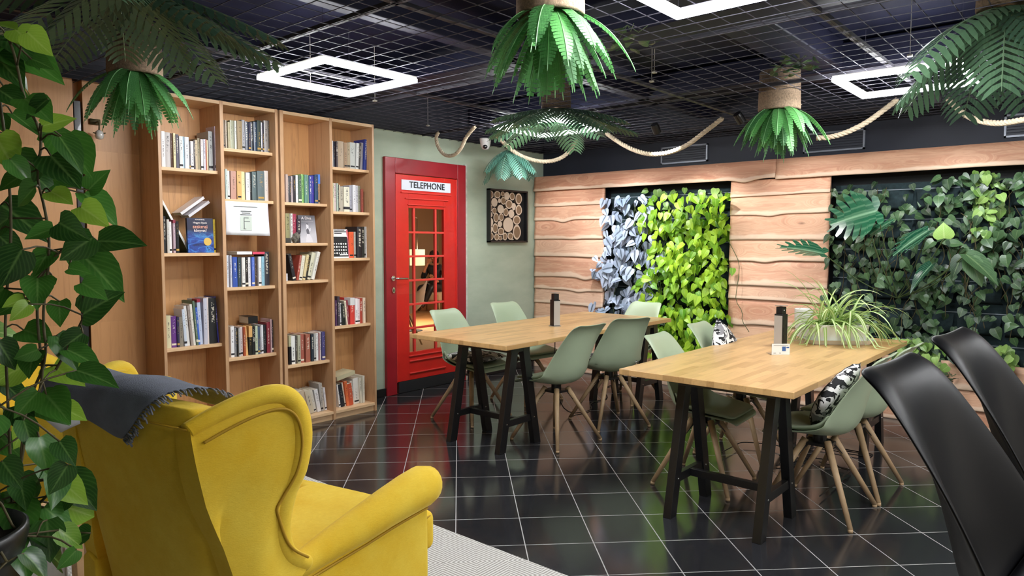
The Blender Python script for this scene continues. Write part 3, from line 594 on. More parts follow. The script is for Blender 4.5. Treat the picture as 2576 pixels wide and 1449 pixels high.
for i, wl in enumerate((.1, .115, .07)): p.box((.02, -.0018, .222-i*.013), (.02+wl, -.0008, .229-i*.013))
p.build('title_print', M_ink, bk)
# books that lie or lean
def lying(x, y, z, l, d, t, rot, m, lab, mesh_name='book'):
    o = MB().box((0, 0, 0), (l, d, .002)).box((0, 0, t-.002), (l, d, t)).box((0, 0, 0), (l, .002, t)).box((.002, .002, .002), (l-.003, d-.004, t-.002), 1).build(mesh_name, [m, M_paper], loc=(x, y, z), rot=rot, bevel=.0008)
    return tag(o, lab, 'book')
lying(2.545, 4.77, 1.096+.231, .115, .15, .022, (0, 0, 0), mat('white_cover', 'f0f0f0', .35), 'white book lying flat on the row, third shelf of the third bay')
lying(2.665, 4.77, 1.096+.231, .095, .15, .018, (0, 0, 0), mat('coral_cover', 'e0506a', .35), 'coral red book lying flat beside the white one on the row')
lying(2.636, 4.80, .594+.226, .075, .14, .052, (0, 0, 0), mat('black_cover2', '141416', .4), 'black box file lying on the row, fourth shelf of the third bay')
lying(3.375, 4.765, .07+.222, .19, .15, .034, (0, R(-9), R(4)), mat('putty_cover', 'c0b896', .5), 'beige hardback lying tilted on the row, bottom shelf nearest red door')
lying(2.195, 4.84, 1.343+.256, .2, .13, .02, (0, R(-36), 0), mat('white_cover3', 'f2f0f2', .3), 'white book propped on the blue one, upper of the slanting pair')
lying(2.245, 4.835, 1.343+.24, .18, .13, .02, (0, R(-36), 0), mat('white_cover4', 'e6e4ea', .3), 'white book propped on the blue one, lower of the slanting pair')
o = MB().box((0, 0, 0), (.012, .17, .39)).build('folder', [mat('olive_folder', '4c563c', .5)], loc=(2.215, 4.80, 1.345), rot=(0, R(-27), 0), bevel=.001)
tag(o, 'dark green folder leaning against the bookcase side, behind the blue book', 'folder')
MB().box((-.0005, -.003, .0), (.0128, .003, .39)).build('folder_edge', mat('white_edge', 'eceae8', .5), o)
# paper notice, cut fruit bowl ornament, driftwood
nt_ = MB(); N = 8; rows = []
for i in range(N+1):
    v_ = i/N; rows.append([(2.452+.325*u, 4.742-.004*math.sin(v_*3)-(.02*max(0, u-.8)*5*v_**2), 1.702-.236*v_-.004*u) for u in [k/8 for k in range(9)]])
o = nt_.grid(rows).build('paper_notice', mat('white_paper', 'f2f4fa', .6), smooth=True, solid=.0006); tag(o, 'white printed notice taped to the second shelf front, third bay from red door', 'notice')
p = MB()
for a in ((.1, .235, 1.668), (.08, .19, 1.0)): pass
p.box((2.51, 4.735, 1.666), (2.69, 4.737, 1.6685)); p.box((2.562, 4.735, 1.632), (2.642, 4.737, 1.638)); p.box((2.57, 4.735, 1.62), (2.634, 4.737, 1.625)); p.box((2.558, 4.735, 1.608), (2.646, 4.737, 1.6125))
p.box((2.585, 4.7345, 1.585), (2.62, 4.7365, 1.59)).box((2.585, 4.7345, 1.56), (2.63, 4.7365, 1.564)).box((2.583, 4.7345, 1.51), (2.588, 4.7365, 1.59)).box((2.58, 4.7345, 1.507), (2.6, 4.7365, 1.512))
p.build('print_line', mat('grey_ink', '5c6260', .6), o); MB().box((2.558, 4.7355, 1.5), (2.645, 4.7375, 1.6)).build('print_picture', mat('pale_green_print', 'ccd6cc', .6), o)
s = MB()
bmx = bmesh.new(); bmesh.ops.create_icosphere(bmx, subdivisions=3, radius=.034)
for v_ in bmx.verts: v_.co *= 1+.25*math.sin(v_.co.x*170)*math.cos(v_.co.z*140+1)+random.uniform(-.05, .05); v_.co.z *= 1.25
me = D.meshes.new('rough_stone'); bmx.to_mesh(me); bmx.free(); me.materials.append(mat('rough_rock', '6f6a60', .8, nscale=60, namt=.3)); o = D.objects.new('rough_stone', me); COL.objects.link(o); o.location = (3.01, 4.752, 1.41+.04); o.scale = (.95, .6, .9)
tag(o, 'rough grey stone standing before the crimson book, second bay from red door', 'stone')
tag(MB().box((2.905, 4.748, 1.4105), (2.965, 4.768, 1.447)).build('small_box', mat('dark_box', '3c3a34', .6), bevel=.003), 'small dark box at the shelf edge beside the rough grey stone', 'box')
tag(MB().box((2.9, 4.752, 1.1225), (2.935, 4.77, 1.18)).build('card', mat('card_white', 'd8d6dc', .6), bevel=.001), 'small white card box beside the black white-lettered book', 'box')

# ------------------------------------------------------------------ hook with glass on the stave wall
hk = empty('wall_lamp', (1.724, 4.985, 2.12), label='small glass wall lamp on a dark bracket, on stave wood wall below fern', cat='lamp')
b_ = MB(); b_.box((-.03, -.012, .04), (.03, 0, .075)).tube([(0, -.01, .05), (0, -.06, .055), (0, -.075, .03), (0, -.07, .0)], .005, 8).tube([(-.035, -.07, -.02), (0, -.085, -.03), (.035, -.07, -.015)], .004, 8); b_.build('bracket', M_stemb, hk, smooth=True)
MB().lathe([(.008, .0), (.022, -.012), (.026, -.035), (.02, -.055), (0, -.06)], c=(0, -.07, .0), n=18).build('glass_shade', mat('frosted_glass', 'c9c6c0', .15, coat=.6), hk, smooth=True)

# ------------------------------------------------------------------ wall art of cut logs
art = empty('log_slice_picture', (5.808, 5.08, 1.414), label='black shadow box filled with round log slices on the green wall', cat='picture')
AW, AH, AD = .625, .566, .05; f = MB()
for a, b in (((-AW/2, -AD, 0), (-AW/2+.018, 0, AH)), ((AW/2-.018, -AD, 0), (AW/2, 0, AH)), ((-AW/2, -AD, 0), (AW/2, 0, .018)), ((-AW/2, -AD, AH-.018), (AW/2, 0, AH))): f.box(a, b)
f.build('frame', M_black, art, bevel=.001); MB().box((-AW/2+.01, -.006, .01), (AW/2-.01, 0, AH-.01)).build('backing', mat('backing_black', '100f0f', .8), art)
mS, ntS, bS = newmat('log_end_grain'); g = NT(ntS); v = g.coord('Generated'); x, y, z = g.xyz(v)
dx = g.math('SUBTRACT', x, .5); dz = g.math('SUBTRACT', z, .5); rr = g.math('SQRT', g.math('ADD', g.math('MULTIPLY', dx, dx), g.math('MULTIPLY', dz, dz)))
oi = g.n('ObjectInfo').outputs['Random']; core = g.math('LESS_THAN', g.math('ADD', rr, g.math('MULTIPLY', oi, .0)), .36)
ring = g.math('MULTIPLY_ADD', g.math('SINE', g.math('MULTIPLY', rr, 130.)), .5, .5)
cc = g.mix(g.math('MULTIPLY', core, g.math('GREATER_THAN', oi, .4)), 'dcc9b4', '8c7258'); cc = g.mix(g.math('MULTIPLY', ring, .18), cc, '6b4f38'); cc = g.mix(g.math('GREATER_THAN', rr, .475), cc, '4a382a')
g.put(bS.inputs['Base Color'], cc); bS.inputs['Roughness'].default_value = .7
SL = '''280,240,48,100;400,240,66,92;510,215,40,66;610,260,58,98;735,270,58,98;862,325,74,135;345,430,66,100;445,385,30,55;530,385,58,90;648,465,80,115;770,515,48,90;870,595,72,125;262,565,42,90;345,630,44,78;468,585,70,108;580,655,58,98;712,690,64,105;268,722,42,62;378,790,58,110;490,775,50,88;830,840,86,112;270,895,55,100;460,940,50,74;630,955,112,185;262,1065,38,62;365,1040,60,115;478,1115,68,88;825,1135,90,178;278,1225,52,94;388,1245,52,85;475,1270,38,56;570,1235,48,90;690,1230,62,88;750,580,20,30;730,1310,36,16'''
SL = SL.split(';')
for q in SL:
    a, b, rx, rz = map(float, q.split(',')); ux = (a-235)/(1000-235)*.575+.018-AW/2+.0; uz = AH-.018-(b-150+(a-235)*-.03)/(1320-150)*(AH-.04)
    rx_ = rx/765*.575*1.04; rz_ = rz/1170*(AH-.04)*1.04; dpt = random.uniform(.018, .03)
    pl = [(ux+rx_*math.cos(t)*(1+.05*math.sin(3*t+a)), max(.02, min(AH-.02, uz+rz_*math.sin(t)*(1+.05*math.cos(2*t+b))))) for t in [2*PI*k/22 for k in range(22)]]
    MB().prism(pl, -dpt, -.004, 'y').build('log_slice', mS, art, bevel=.002, seg=1)

# ------------------------------------------------------------------ dome camera
cm = empty('dome_camera', (5.09, 4.72, GZ), label='white dome security camera hanging from the ceiling mesh by the green wall', cat='camera')
MB().lathe([(0, 0), (.055, 0), (.055, -.012), (.05, -.05), (.044, -.075), (.03, -.1), (0, -.108)], n=32).build('housing', mat('camera_white', 'e2e0de', .35), cm, smooth=True)
d_ = Vector((-.74, -.62, -.35)).normalized(); Mx = Matrix.Translation(Vector((0, 0, -.07))+d_*.03) @ d_.to_track_quat('Z', 'Y').to_matrix().to_4x4()
MB().lathe([(0, .022), (.012, .02), (.023, .008), (.024, 0)], n=24, M=Mx).build('lens', mat('camera_lens', '1c1a1e', .12, coat=.8), cm, smooth=True)
# ------------------------------------------------------------------ LED frame lights
M_led = emis('led_diffuser', (.97, .985, 1.), 56.)
def led(x0, y0, lab, s=.655):
    o = empty('led_frame_light', (x0+s/2, y0+s/2, 2.36), label=lab, cat='ceiling light', group='square LED frames under the wire mesh')
    h = s/2; w_ = .036
    f = MB(); d = MB()
    for a, b in (((-h, -h), (h, -h+w_)), ((-h, h-w_), (h, h)), ((-h, -h+w_), (-h+w_, h-w_)), ((h-w_, -h+w_), (h, h-w_))):
        d.box((a[0], a[1], 0), (b[0], b[1], .02)); f.box((a[0]+.002, a[1]+.002, .02), (b[0]-.002, b[1]-.002, .034))
    d.build('diffuser', M_led, o); f.build('housing', M_white, o)
    c = MB()
    for sx in (-1, 1): c.tube([(sx*h*.97, sx*h*.97, .03), (sx*h*.97, sx*h*.97, .44)], .0012, 5)
    c.build('suspension_wire', M_wire, o)
led(2.205, 3.2, 'square white LED frame light above the bookcases')
led(2.125, .815, 'square white LED frame light cut by the top edge, above the nearer table')
led(4.43, 3.36, 'square white LED frame light half veiled by palm fronds')
led(4.42, .675, 'square white LED frame light beside the fronds above the planted panels')
led(2.125, -1.57, 'unseen square LED frame light added behind the viewer as fill, above the black chairs')  # added out of view to lift the overall light level
led(.67, -1.57, 'unseen square LED frame light added behind the viewer as fill, above the rug side')  # added unseen fill for the bookcase fronts and the wing chair side
led(4.42, -1.71, 'unseen square LED frame light added behind the viewer as fill, above the cream tent')  # another unseen fill frame added behind the camera

# ------------------------------------------------------------------ ropes woven through the mesh
M_rope = mat('hemp_rope', 'c0b098', .85, nscale=120, namt=.15)
ROPES={
'A': [(4.551, 4.807, 2.453), (4.554, 4.849, 2.385), (4.551, 4.814, 2.291), (4.544, 4.739, 2.219), (4.535, 4.642, 2.19), (4.526, 4.541, 2.209), (4.52, 4.469, 2.266), (4.515, 4.42, 2.341), (4.504, 4.298, 2.42)] ,
'B': [(5.039, 4.523, 2.42), (5.106, 4.482, 2.349), (5.208, 4.42, 2.257), (5.329, 4.346, 2.209), (5.451, 4.272, 2.191), (5.574, 4.197, 2.22), (5.663, 4.142, 2.289), (5.742, 4.095, 2.42)] ,
'C': [(5.56, 3.639, 2.42), (5.553, 3.505, 2.328), (5.546, 3.375, 2.255), (5.537, 3.227, 2.2), (5.53, 3.105, 2.18), (5.522, 2.947, 2.187), (5.513, 2.796, 2.233), (5.506, 2.669, 2.309), (5.496, 2.484, 2.42)] ,
'D': [(5.43, 1.725, 2.183), (5.453, 1.648, 2.181), (5.478, 1.56, 2.201), (5.503, 1.475, 2.238), (5.528, 1.391, 2.288), (5.552, 1.308, 2.357), (5.574, 1.232, 2.42)] ,
'E': [(5.802, 0.963, 2.42), (5.743, 0.892, 2.335), (5.677, 0.811, 2.26), (5.603, 0.721, 2.212), (5.534, 0.636, 2.184), (5.469, 0.556, 2.177), (5.389, 0.459, 2.178)] ,
}

RL = {'A': 'short hanging loop of hemp rope above the red telephone door', 'B': 'hemp rope loop hanging below the frond-veiled light', 'C': 'long hemp rope swag between palm fronds and hanging fern', 'D': 'hemp rope rising from the fern to the light frame', 'E': 'thick hemp rope swag over the wide planted panel'}
def smooth_path(P_, k=3):
    P_ = [Vector(p) for p in P_]
    for _ in range(k):
        q = [P_[0]]
        for a, b in zip(P_, P_[1:]): q += [a*.75+b*.25, a*.25+b*.75]
        P_ = q+[P_[-1]]
    return P_
for k, pts in ROPES.items():
    pts = [Vector(p) for p in pts]; pts[0].z = min(pts[0].z, 2.425)
    if k == 'E': pts.append(pts[-1]+Vector((-.06, -.12, .02)))
    pp = smooth_path(pts); r0 = .019 if k != 'A' else .016; mb = MB(); L_ = 0; ang = [0]
    for a, b in zip(pp, pp[1:]): L_ += (b-a).length; ang.append(L_/.085*2*PI)
    dn = []
    seg = []; n_ = max(24, int(L_/.007)); cum = [a*.085/2/PI for a in ang]; j = 0
    for i in range(n_+1):
        t = L_*i/n_
        while j < len(cum)-2 and cum[j+1] < t: j += 1
        u = (t-cum[j])/max(1e-6, cum[j+1]-cum[j]); seg.append((pp[j].lerp(pp[j+1], u), (pp[j+1]-pp[j]).normalized(), t))
    for s_ in range(3):
        path = []
        for p, d, t in seg:
            x_ = d.cross(Vector((.3, .2, .9))).normalized(); y_ = d.cross(x_); a = t/.085*2*PI+s_*2*PI/3
            path.append(p+(x_*math.cos(a)+y_*math.sin(a))*r0*.5)
        mb.tube(path, r0*.58, 7)
    tag(mb.build('hanging_rope', M_rope, smooth=True), RL[k], 'rope')

# ------------------------------------------------------------------ upside-down hanging ferns
M_burlap = mat('burlap', '8a7560', .95, nscale=90, namt=.25, bump=.5, bscale=220)
def fern(x, y, lab, z=2.3, seed=1, tilt=0.):
    random.seed(seed); o = empty('hanging_fern', (x, y, z), label=lab, cat='fern')
    MB().lathe([(.118, .02), (.13, 0), (.136, .012), (.134, .1), (.13, .26), (0, .262)], n=36).build('burlap_pot', M_burlap, o, smooth=True)
    MB().lathe([(0, .03), (.118, .028)], n=24).build('pot_soil', mat('moss_dark', '14201c', .9), o)
    fr = MB()
    for i in range(34):
        a = i*2.399+random.uniform(-.2, .2); ring = i/34
        elev = -1.35+1.25*ring**.9; L_ = random.uniform(.29, .37)
        d = Vector((math.cos(a)*math.cos(elev), math.sin(a)*math.cos(elev), math.sin(elev)))
        frond(fr, (math.cos(a)*(.02+.075*ring), math.sin(a)*(.02+.075*ring), .02), d, L_, random.uniform(.036, .046), 20, droop=.25+.5*ring, curl=random.uniform(-.004, .004))
    fr.build('fern_fronds', L_fern, o, fixn=False)
    return o
fern(2.256, 1.742, 'big hanging fern in burlap pot nearest above the tables', seed=3)
fern(1.60, 4.03, 'shaded hanging fern in burlap pot in front of the wooden wall', seed=5)
fern(4.834, 1.786, 'hanging fern in burlap pot below the vent and above cedar boards', seed=8)
def palm(x, y, z, lab, seed, n=9, L_=.62, mt=None, pot=True, w=.15, arc=None, r=.11, el=(-.75, -.12), dr=(.3, .6)):
    random.seed(seed); o = empty('hanging_palm', (x, y, z), label=lab, cat='palm')
    if pot: MB().lathe([(r*.9, .02), (r, 0), (r*1.03, .012), (r, .1), (r*.95, .2), (0, .202)], n=28).build('burlap_pot', M_burlap, o, smooth=True)
    fr = MB()
    for i in range(n):
        a = (i/n*2*PI if arc is None else arc[0]+(arc[1]-arc[0])*i/max(1, n-1))+random.uniform(-.18, .18); e = random.uniform(*el)
        d = Vector((math.cos(a)*math.cos(e), math.sin(a)*math.cos(e), math.sin(e)))
        frond(fr, (math.cos(a)*.03, math.sin(a)*.03, .01), d, L_*random.uniform(.85, 1.1), w, 15, droop=random.uniform(*dr), gapped=True)
    fr.build('palm_fronds', mt or L_palm, o, fixn=False); return o
palm(1.12, 2.95, 2.40, 'large dark hanging palm over the yellow wing chairs', 11, n=14, L_=.64, w=.17, el=(-.35, -.08), dr=(.02, .16))
palm(4.35, 3.3, 2.42, 'dark hanging palm whose fronds veil a light frame', 12, n=15, L_=.6, w=.17, el=(-.3, -.05), dr=(.08, .24))
palm(3.75, .42, 2.42, 'hanging palm with broad fronds beside the light frame near planted panels', 13, n=10, L_=.6, w=.2, el=(-.65, -.1), dr=(.15, .5))
palm(5.25, 4.55, 2.3, 'small blue-green palm hanging at the room corner above log picture', 14, n=9, L_=.38, w=.13, mt=L_palmb, pot=False)
def ivy(x, y, z, lab, seed, n=26, s=.07):
    random.seed(seed); mb = MB()
    for i in range(n):
        p = Vector((random.gauss(0, s), random.gauss(0, s), random.uniform(-.06, .04)))
        leaf(mb, p, (random.gauss(0, 1), random.gauss(0, 1), -.3), (random.gauss(0, .3), random.gauss(0, .3), -1), random.uniform(.035, .06), 1.)
    for i in range(4): a = random.uniform(0, 6); mb.tube([(0, 0, .05), (math.cos(a)*s, math.sin(a)*s, .0), (math.cos(a)*s*1.8, math.sin(a)*s*1.8, .02)], .002, 5, at=(0, .5, .2))
    o = mb.build('hanging_ivy', L_dark, loc=(x, y, z), fixn=False); tag(o, lab, 'ivy')
ivy(4.14, 1.47, 2.43, 'dark ivy sprig tangled in the ceiling mesh behind the hanging fern', 21)
ivy(3.05, 1.88, 2.43, 'dark ivy sprig on the ceiling mesh beside the big fern', 22, n=20)

# ------------------------------------------------------------------ trestle tables
def trestle_table(x0, x1, y0, y1, lx, ly, lab):
    cx = (x0+x1)/2; cy_ = (y0+y1)/2; o = empty('trestle_table', (cx, cy_, 0), label=lab, cat='table', group='butcher block trestle tables')
    MB().box((x0-cx, y0-cy_, .708), (x1-cx, y1-cy_, .74)).build('tabletop', M_table, o, bevel=.003)
    for sgn in (0, 1):
        X0, X1 = (lx[0], lx[1]) if sgn == 0 else (x1-(lx[1]-x0), x1-(lx[0]-x0))
        xm = (X0+X1)/2
        for yy in ly:
            for xf, s_ in ((X0, -1), (X1, 1)):
                top = Vector((xm+s_*.055-cx, yy-cy_, .708)); bot = Vector((xf-cx, yy-cy_, 0))
                d = (top-bot); l = MB(); w_ = .042
                l.add([bot+Vector((-w_, -.022, 0)), bot+Vector((w_*.6, -.022, 0)), bot+Vector((w_*.6, .022, 0)), bot+Vector((-w_, .022, 0)), top+Vector((-w_*.8, -.022, 0)), top+Vector((w_*.8, -.022, 0)), top+Vector((w_*.8, .022, 0)), top+Vector((-w_*.8, .022, 0))] if s_ < 0 else
                      [bot+Vector((-w_*.6, -.022, 0)), bot+Vector((w_, -.022, 0)), bot+Vector((w_, .022, 0)), bot+Vector((-w_*.6, .022, 0)), top+Vector((-w_*.8, -.022, 0)), top+Vector((w_*.8, -.022, 0)), top+Vector((w_*.8, .022, 0)), top+Vector((-w_*.8, .022, 0))],
                      [(0, 3, 2, 1), (4, 5, 6, 7), (0, 1, 5, 4), (1, 2, 6, 5), (2, 3, 7, 6), (3, 0, 4, 7)])
                lg = l.build('leg', M_black, o, bevel=.002)
                bp = bot.lerp(top, .27); MB().lathe([(0, 0), (.006, 0), (.005, .003), (0, .004)], n=10, M=Matrix.Rotation(R(90), 4, 'X'), c=(bp.x, bp.y-.022, bp.z)).build('bolt', M_chrome, lg)
            zz = .19; MB().bar((X0+(xm-.055-X0)*.27-cx+.02, yy-cy_, zz), (X1-(X1-xm-.055)*.27-cx-.02, yy-cy_, zz), .03, .045).build('stretcher', M_black, o, bevel=.002)
        MB().bar((xm-cx, ly[0]-cy_, .19), (xm-cx, ly[1]-cy_, .19), .03, .04).build('stretcher', M_black, o, bevel=.002)
        MB().box((xm-.1-cx, ly[0]-.02-cy_, .67), (xm+.1-cx, ly[1]+.02-cy_, .7075)).build('top_beam', M_black, o, bevel=.002)
    return o
trestle_table(3.45, 5.70, 3.02, 3.955, (3.50, 3.86), (3.105, 3.57), 'butcher block trestle table standing before the red telephone door')
trestle_table(3.233, 5.48, 1.095, 2.02, (3.26, 3.66), (1.245, 1.715), 'butcher block trestle table carrying the spider plant')

# ------------------------------------------------------------------ shell chairs
PROF = [(.245, .405, .175, .0), (.232, .425, .2, .004), (.17, .432, .222, .012), (.07, .425, .235, .03), (-.03, .418, .24, .055), (-.11, .425, .238, .09), (-.165, .455, .232, .115), (-.195, .515, .224, .11), (-.212, .59, .21, .09), (-.232, .67, .196, .065), (-.256, .75, .184, .036), (-.276, .80, .176, .02), (-.302, .84, .168, .012), (-.336, .858, .152, .012)]
def shell_mb(dz=0., off=0., a=0, b=None, wk=1., lift=0.):
    P_ = PROF[a:b]; rows = []
    for i, (x, z, w, r) in enumerate(P_):
        p0 = P_[max(i-1, 0)]; p1 = P_[min(i+1, len(P_)-1)]
        tx, tz = p1[0]-p0[0], p1[1]-p0[1]; l = math.hypot(tx, tz); nx, nz = tz/l*-1, tx/l*-1
        nx, nz = -tz/l, tx/l
        if nz < 0 and i < 5: nx, nz = -nx, -nz
        if i >= 5 and nx < 0: nx, nz = -nx, -nz
        row = []
        for j in range(-5, 6):
            u = j/5; k = r*abs(u)**2.3+lift-(.012 if abs(u) > .95 and off == 0 and i > 4 else 0)
            row.append((x+nx*(k+off), u*w*wk*(1-.0*abs(u)), z+dz+nz*(k+off)))
        rows.append(row)
    return MB().grid(rows)
M_sage = mat('sage_plastic', 'a6b598', .42, nscale=3, namt=.03, coat=.05)
M_sagepad = mat('sage_leatherette', 'a6b598', .5, bump=.15, bscale=400)
M_blk = mat('black_shell', '08080b', .4, spec=.16)
def shell_chair(name, m, mpad, dz=0., legs=True):
    o = empty(name)
    shell_mb(dz).build('seat_shell', m, o, smooth=True, solid=.009, sub=2)
    pad = shell_mb(dz, off=.018, a=1, b=7, wk=.9); pad.build('seat_pad', mpad, o, smooth=True, solid=.022, sub=2)
    if legs:
        hub = MB().box((-.07, -.07, .355+dz), (.07, .07, .37+dz)).tube([(0, 0, .36+dz), (0, 0, .415+dz)], .035, 16)
        for sx in (-1, 1):
            for sy in (-1, 1): hub.bar((sx*.05, sy*.05, .36+dz), (sx*.085, sy*.085, .30+dz), .03, .004)
        hub.build('bracket', M_black, o)
        for sx in (-1, 1):
            for sy in (-1, 1):
                l = MB().tube([(sx*.055, sy*.055, .385+dz), (sx*.225, sy*.225, .014)], [.0185, .0125], 16)
                l.tube([(sx*.224, sy*.224, .0155), (sx*.2255, sy*.2255, .013 if dz else 0)], .0125, 12, 0); l.build('leg', M_beech, o, smooth=False).data.polygons.foreach_set('use_smooth', [True]*len(l.f))
    return o
ch = shell_chair('shell_chair', M_sage, M_sagepad); ch['category'] = 'chair'; ch['group'] = 'sage green shell chairs at the trestle tables'
CH = [(4.07, 3.93, -90, 'sage green shell chair with patterned seat cushion, before the red door'),
      (4.88, 4.02, -97, 'sage green shell chair beneath the log picture, behind the table'),
      (4.0, 3.02, 84, 'sage green shell chair at the telephone-door table, its empty back toward the bookcases'),
      (4.66, 3.0, 64, 'sage green shell chair turned askew with patterned cushion, at the telephone-door table'),
      (5.50, 3.36, 176, 'sage green shell chair at the table end before the planted wall'),
      (3.87, 1.82, -86, 'sage green shell chair under the spider plant table corner, empty, beside lime plants'),
      (4.58, 1.90, -88, 'sage green shell chair with upright patterned cushion, beside the lime green plants'),
      (3.87, 1.17, 90, 'sage green shell chair with patterned cushion in front of black stools'),
      (4.36, 1.15, 88, 'sage green shell chair behind the cushioned one, near the ivy panel')]
for i, (x, y, a, lab) in enumerate(CH):
    if i == 0: ch.location = (x, y, 0); ch.rotation_euler = (0, 0, R(a)); ch['label'] = lab
    else: dup(ch, (x, y, 0), R(a), lab)
# black high chairs
bs = shell_chair('bar_chair', M_blk, M_blk, dz=.355); bs['category'] = 'chair'; bs['group'] = 'black high shell chairs beside the cream tent'
bs.location = (1.412, -.014, -.013); bs.rotation_euler = (0, 0, R(-94)); bs['label'] = 'black high-backed shell chair cutting in front of the trestle table'
dup(bs, (1.893, -.032, -.005), R(-94), 'black high-backed shell chair between the other one and cream tent')

# patterned cushions
def m_pattern():
    m, nt, b = newmat('black_white_print'); g = NT(nt); v = g.coord('Object')
    n = g.noise(v, 13, 2, .5, 2.2); n2 = g.noise(v, 9, 1, .5, 1.)
    c = g.mix(g.math('GREATER_THAN', n, .5), 'e6e4e2', '1a191c'); c = g.mix(g.math('GREATER_THAN', n2, .6), c, '8e8c90')
    g.put(b.inputs['Base Color'], c); b.inputs['Roughness'].default_value = .8; return m
M_pat = m_pattern()
def cushion(w, d, t, M, lab, sc=1.):
    rows = []; N = 12
    def prof(u, v): return (max(0, (1-abs(u)**3.2))*max(0, (1-abs(v)**3.2)))**.5
    top = [[(w/2*u*(1-.05*abs(v)**2), d/2*v*(1-.05*abs(u)**2), t/2*prof(u, v)+random.uniform(-.002, .002)) for u in [k/N*2-1 for k in range(N+1)]] for v in [k/N*2-1 for k in range(N+1)]]
    bot = [[(x, y, -z*.8) for x, y, z in r] for r in top]
    mb = MB().grid(top); mb.grid(bot); o = mb.build('patterned_cushion', M_pat, smooth=True)
    bm = bmesh.new(); bm.from_mesh(o.data); bmesh.ops.remove_doubles(bm, verts=bm.verts, dist=.004); bmesh.ops.recalc_face_normals(bm, faces=bm.faces); bm.to_mesh(o.data); bm.free()
    o.matrix_world = M; return tag(o, lab, 'cushion', 'black and white patterned cushions')
def onchair(i, lx, ly, z, pitch_=0., rz=0.):
    x, y, a, _ = CH[i]; return Matrix.Translation((x, y, 0)) @ Matrix.Rotation(R(a), 4, 'Z') @ Matrix.Translation((lx, ly, z)) @ Matrix.Rotation(R(pitch_), 4, 'Y') @ Matrix.Rotation(R(rz), 4, 'Z')
cushion(.4, .4, .08, onchair(0, .03, 0, .5, 0, 4), 'flat black and white cushion on chair seat before the red door')
cushion(.38, .38, .08, onchair(3, .04, 0, .5, 0, -5), 'flat black and white cushion on askew chair at the far table')
cushion(.34, .34, .1, onchair(6, -.11, 0, .69, 72, 45), 'black and white cushion standing on chair beside lime green plants')
cushion(.34, .34, .11, onchair(7, -.07, 0, .62, 58, 45), 'black and white cushion leaning inside the chair near black stools')

# ------------------------------------------------------------------ power towers and card
def tower(x, y, rz, lab):
    o = empty('socket_tower', (x, y, .74), R(rz), lab, 'power socket', 'pop-up socket towers in the tabletops')
    MB().lathe([(0, 0), (.052, 0), (.052, .003), (.046, .005), (0, .005)], n=28).build('base_ring', M_steel, o)
    MB().box((-.03, -.03, .004), (.03, .03, .215)).build('body', M_blackpl, o, bevel=.003)
    MB().box((.0302, -.028, .008), (.032, .028, .205)).box((-.032, -.028, .008), (-.0302, .028, .205)).build('side_plate', mat('satin_plate', 'c4c0bc', .4, .25), o)
    MB().box((-.023, -.023, .214), (.023, .023, .262)).build('top_socket', M_blackpl, o, bevel=.003)
    MB().lathe([(0, .268), (.04, .268), (.04, .271), (0, .272)], n=28).tube([(0, 0, .26), (0, 0, .27)], .006, 8).build('lid', M_steel, o)
    s = MB()
    for z in (.05, .1, .15): s.box((-.014, -.0315, z), (.014, -.0302, z+.028))
    s.build('usb_port', M_black, o); MB().lathe([(0, 0), (.004, 0), (.004, .001), (0, .001)], n=8, M=Matrix.Rotation(R(90), 4, 'X'), c=(-.004, -.0232, .24)).build('indicator', mat('ind_white', 'ffffff', .3), o)
tower(4.553, 3.454, 68, 'tall pop-up socket tower on the telephone-door table')
tower(4.618, 1.659, -12, 'pop-up socket tower near the spider plant on the nearer table')
cd = empty('acrylic_card_stand', (4.28, 1.535, .741), R(-47), 'small white printed card in an acrylic holder on the nearer table', 'sign')
MB().box((-.055, -.003, 0), (.055, 0, .066)).build('card', mat('card_face', 'eef2f0', .5), cd)
MB().box((.008, -.0042, .022), (.03, -.003, .05)).box((.034, -.0042, .04), (.05, -.003, .048)).build('print_logo', mat('print_blue', '3a62a0', .5), cd)
MB().box((-.045, -.0042, .008), (-.03, -.003, .012)).box((-.01, -.0042, .008), (.0, -.003, .012)).box((-.045, -.0042, .056), (.045, -.003, .059)).build('print_line', mat('print_grey', '8c9094', .5), cd)
mac, nta, ba = newmat('clear_acrylic'); ba.inputs['Transmission Weight'].default_value = 1.; ba.inputs['Roughness'].default_value = .03; ba.inputs['IOR'].default_value = 1.1
MB().box((-.058, .001, 0), (.058, .003, .07)).box((-.058, .003, 0), (.058, .075, .002)).build('acrylic_holder', mac, cd)

# ------------------------------------------------------------------ spider plant
sp_ = empty('spider_plant', (5.02, 1.42, .741), R(-52), 'striped spider plant in a long white planter on the nearer table', 'plant')
M_por = mat('white_planter', 'e4e4e0', .35, nscale=4, namt=.04)
oc = lambda a, b, c: [(-a+c, -b), (a-c, -b), (a, -b+c), (a, b-c), (a-c, b), (-a+c, b), (-a, b-c), (-a, -b+c)]
def ring_(mb, sz): mb.grid([[(x, y, z) for x, y in oc(a, b, c)] for a, b, c, z in sz], close=True)
q = MB(); ring_(q, [(.001, .001, 0, .001), (.2, .075, .03, .0), (.225, .1, .04, .03), (.23, .105, .04, .032), (.215, .092, .035, .03), (.19, .07, .03, .012), (.001, .001, 0, .012)]); q.build('saucer', M_por, sp_, bevel=.002)
q = MB(); ring_(q, [(.001, .001, 0, .014), (.165, .065, .03, .014), (.185, .08, .035, .125), (.19, .085, .035, .13), (.183, .078, .035, .132), (.175, .07, .03, .115), (.001, .001, 0, .112)]); q.build('planter', M_por, sp_, bevel=.002)
random.seed(31); lv = MB()
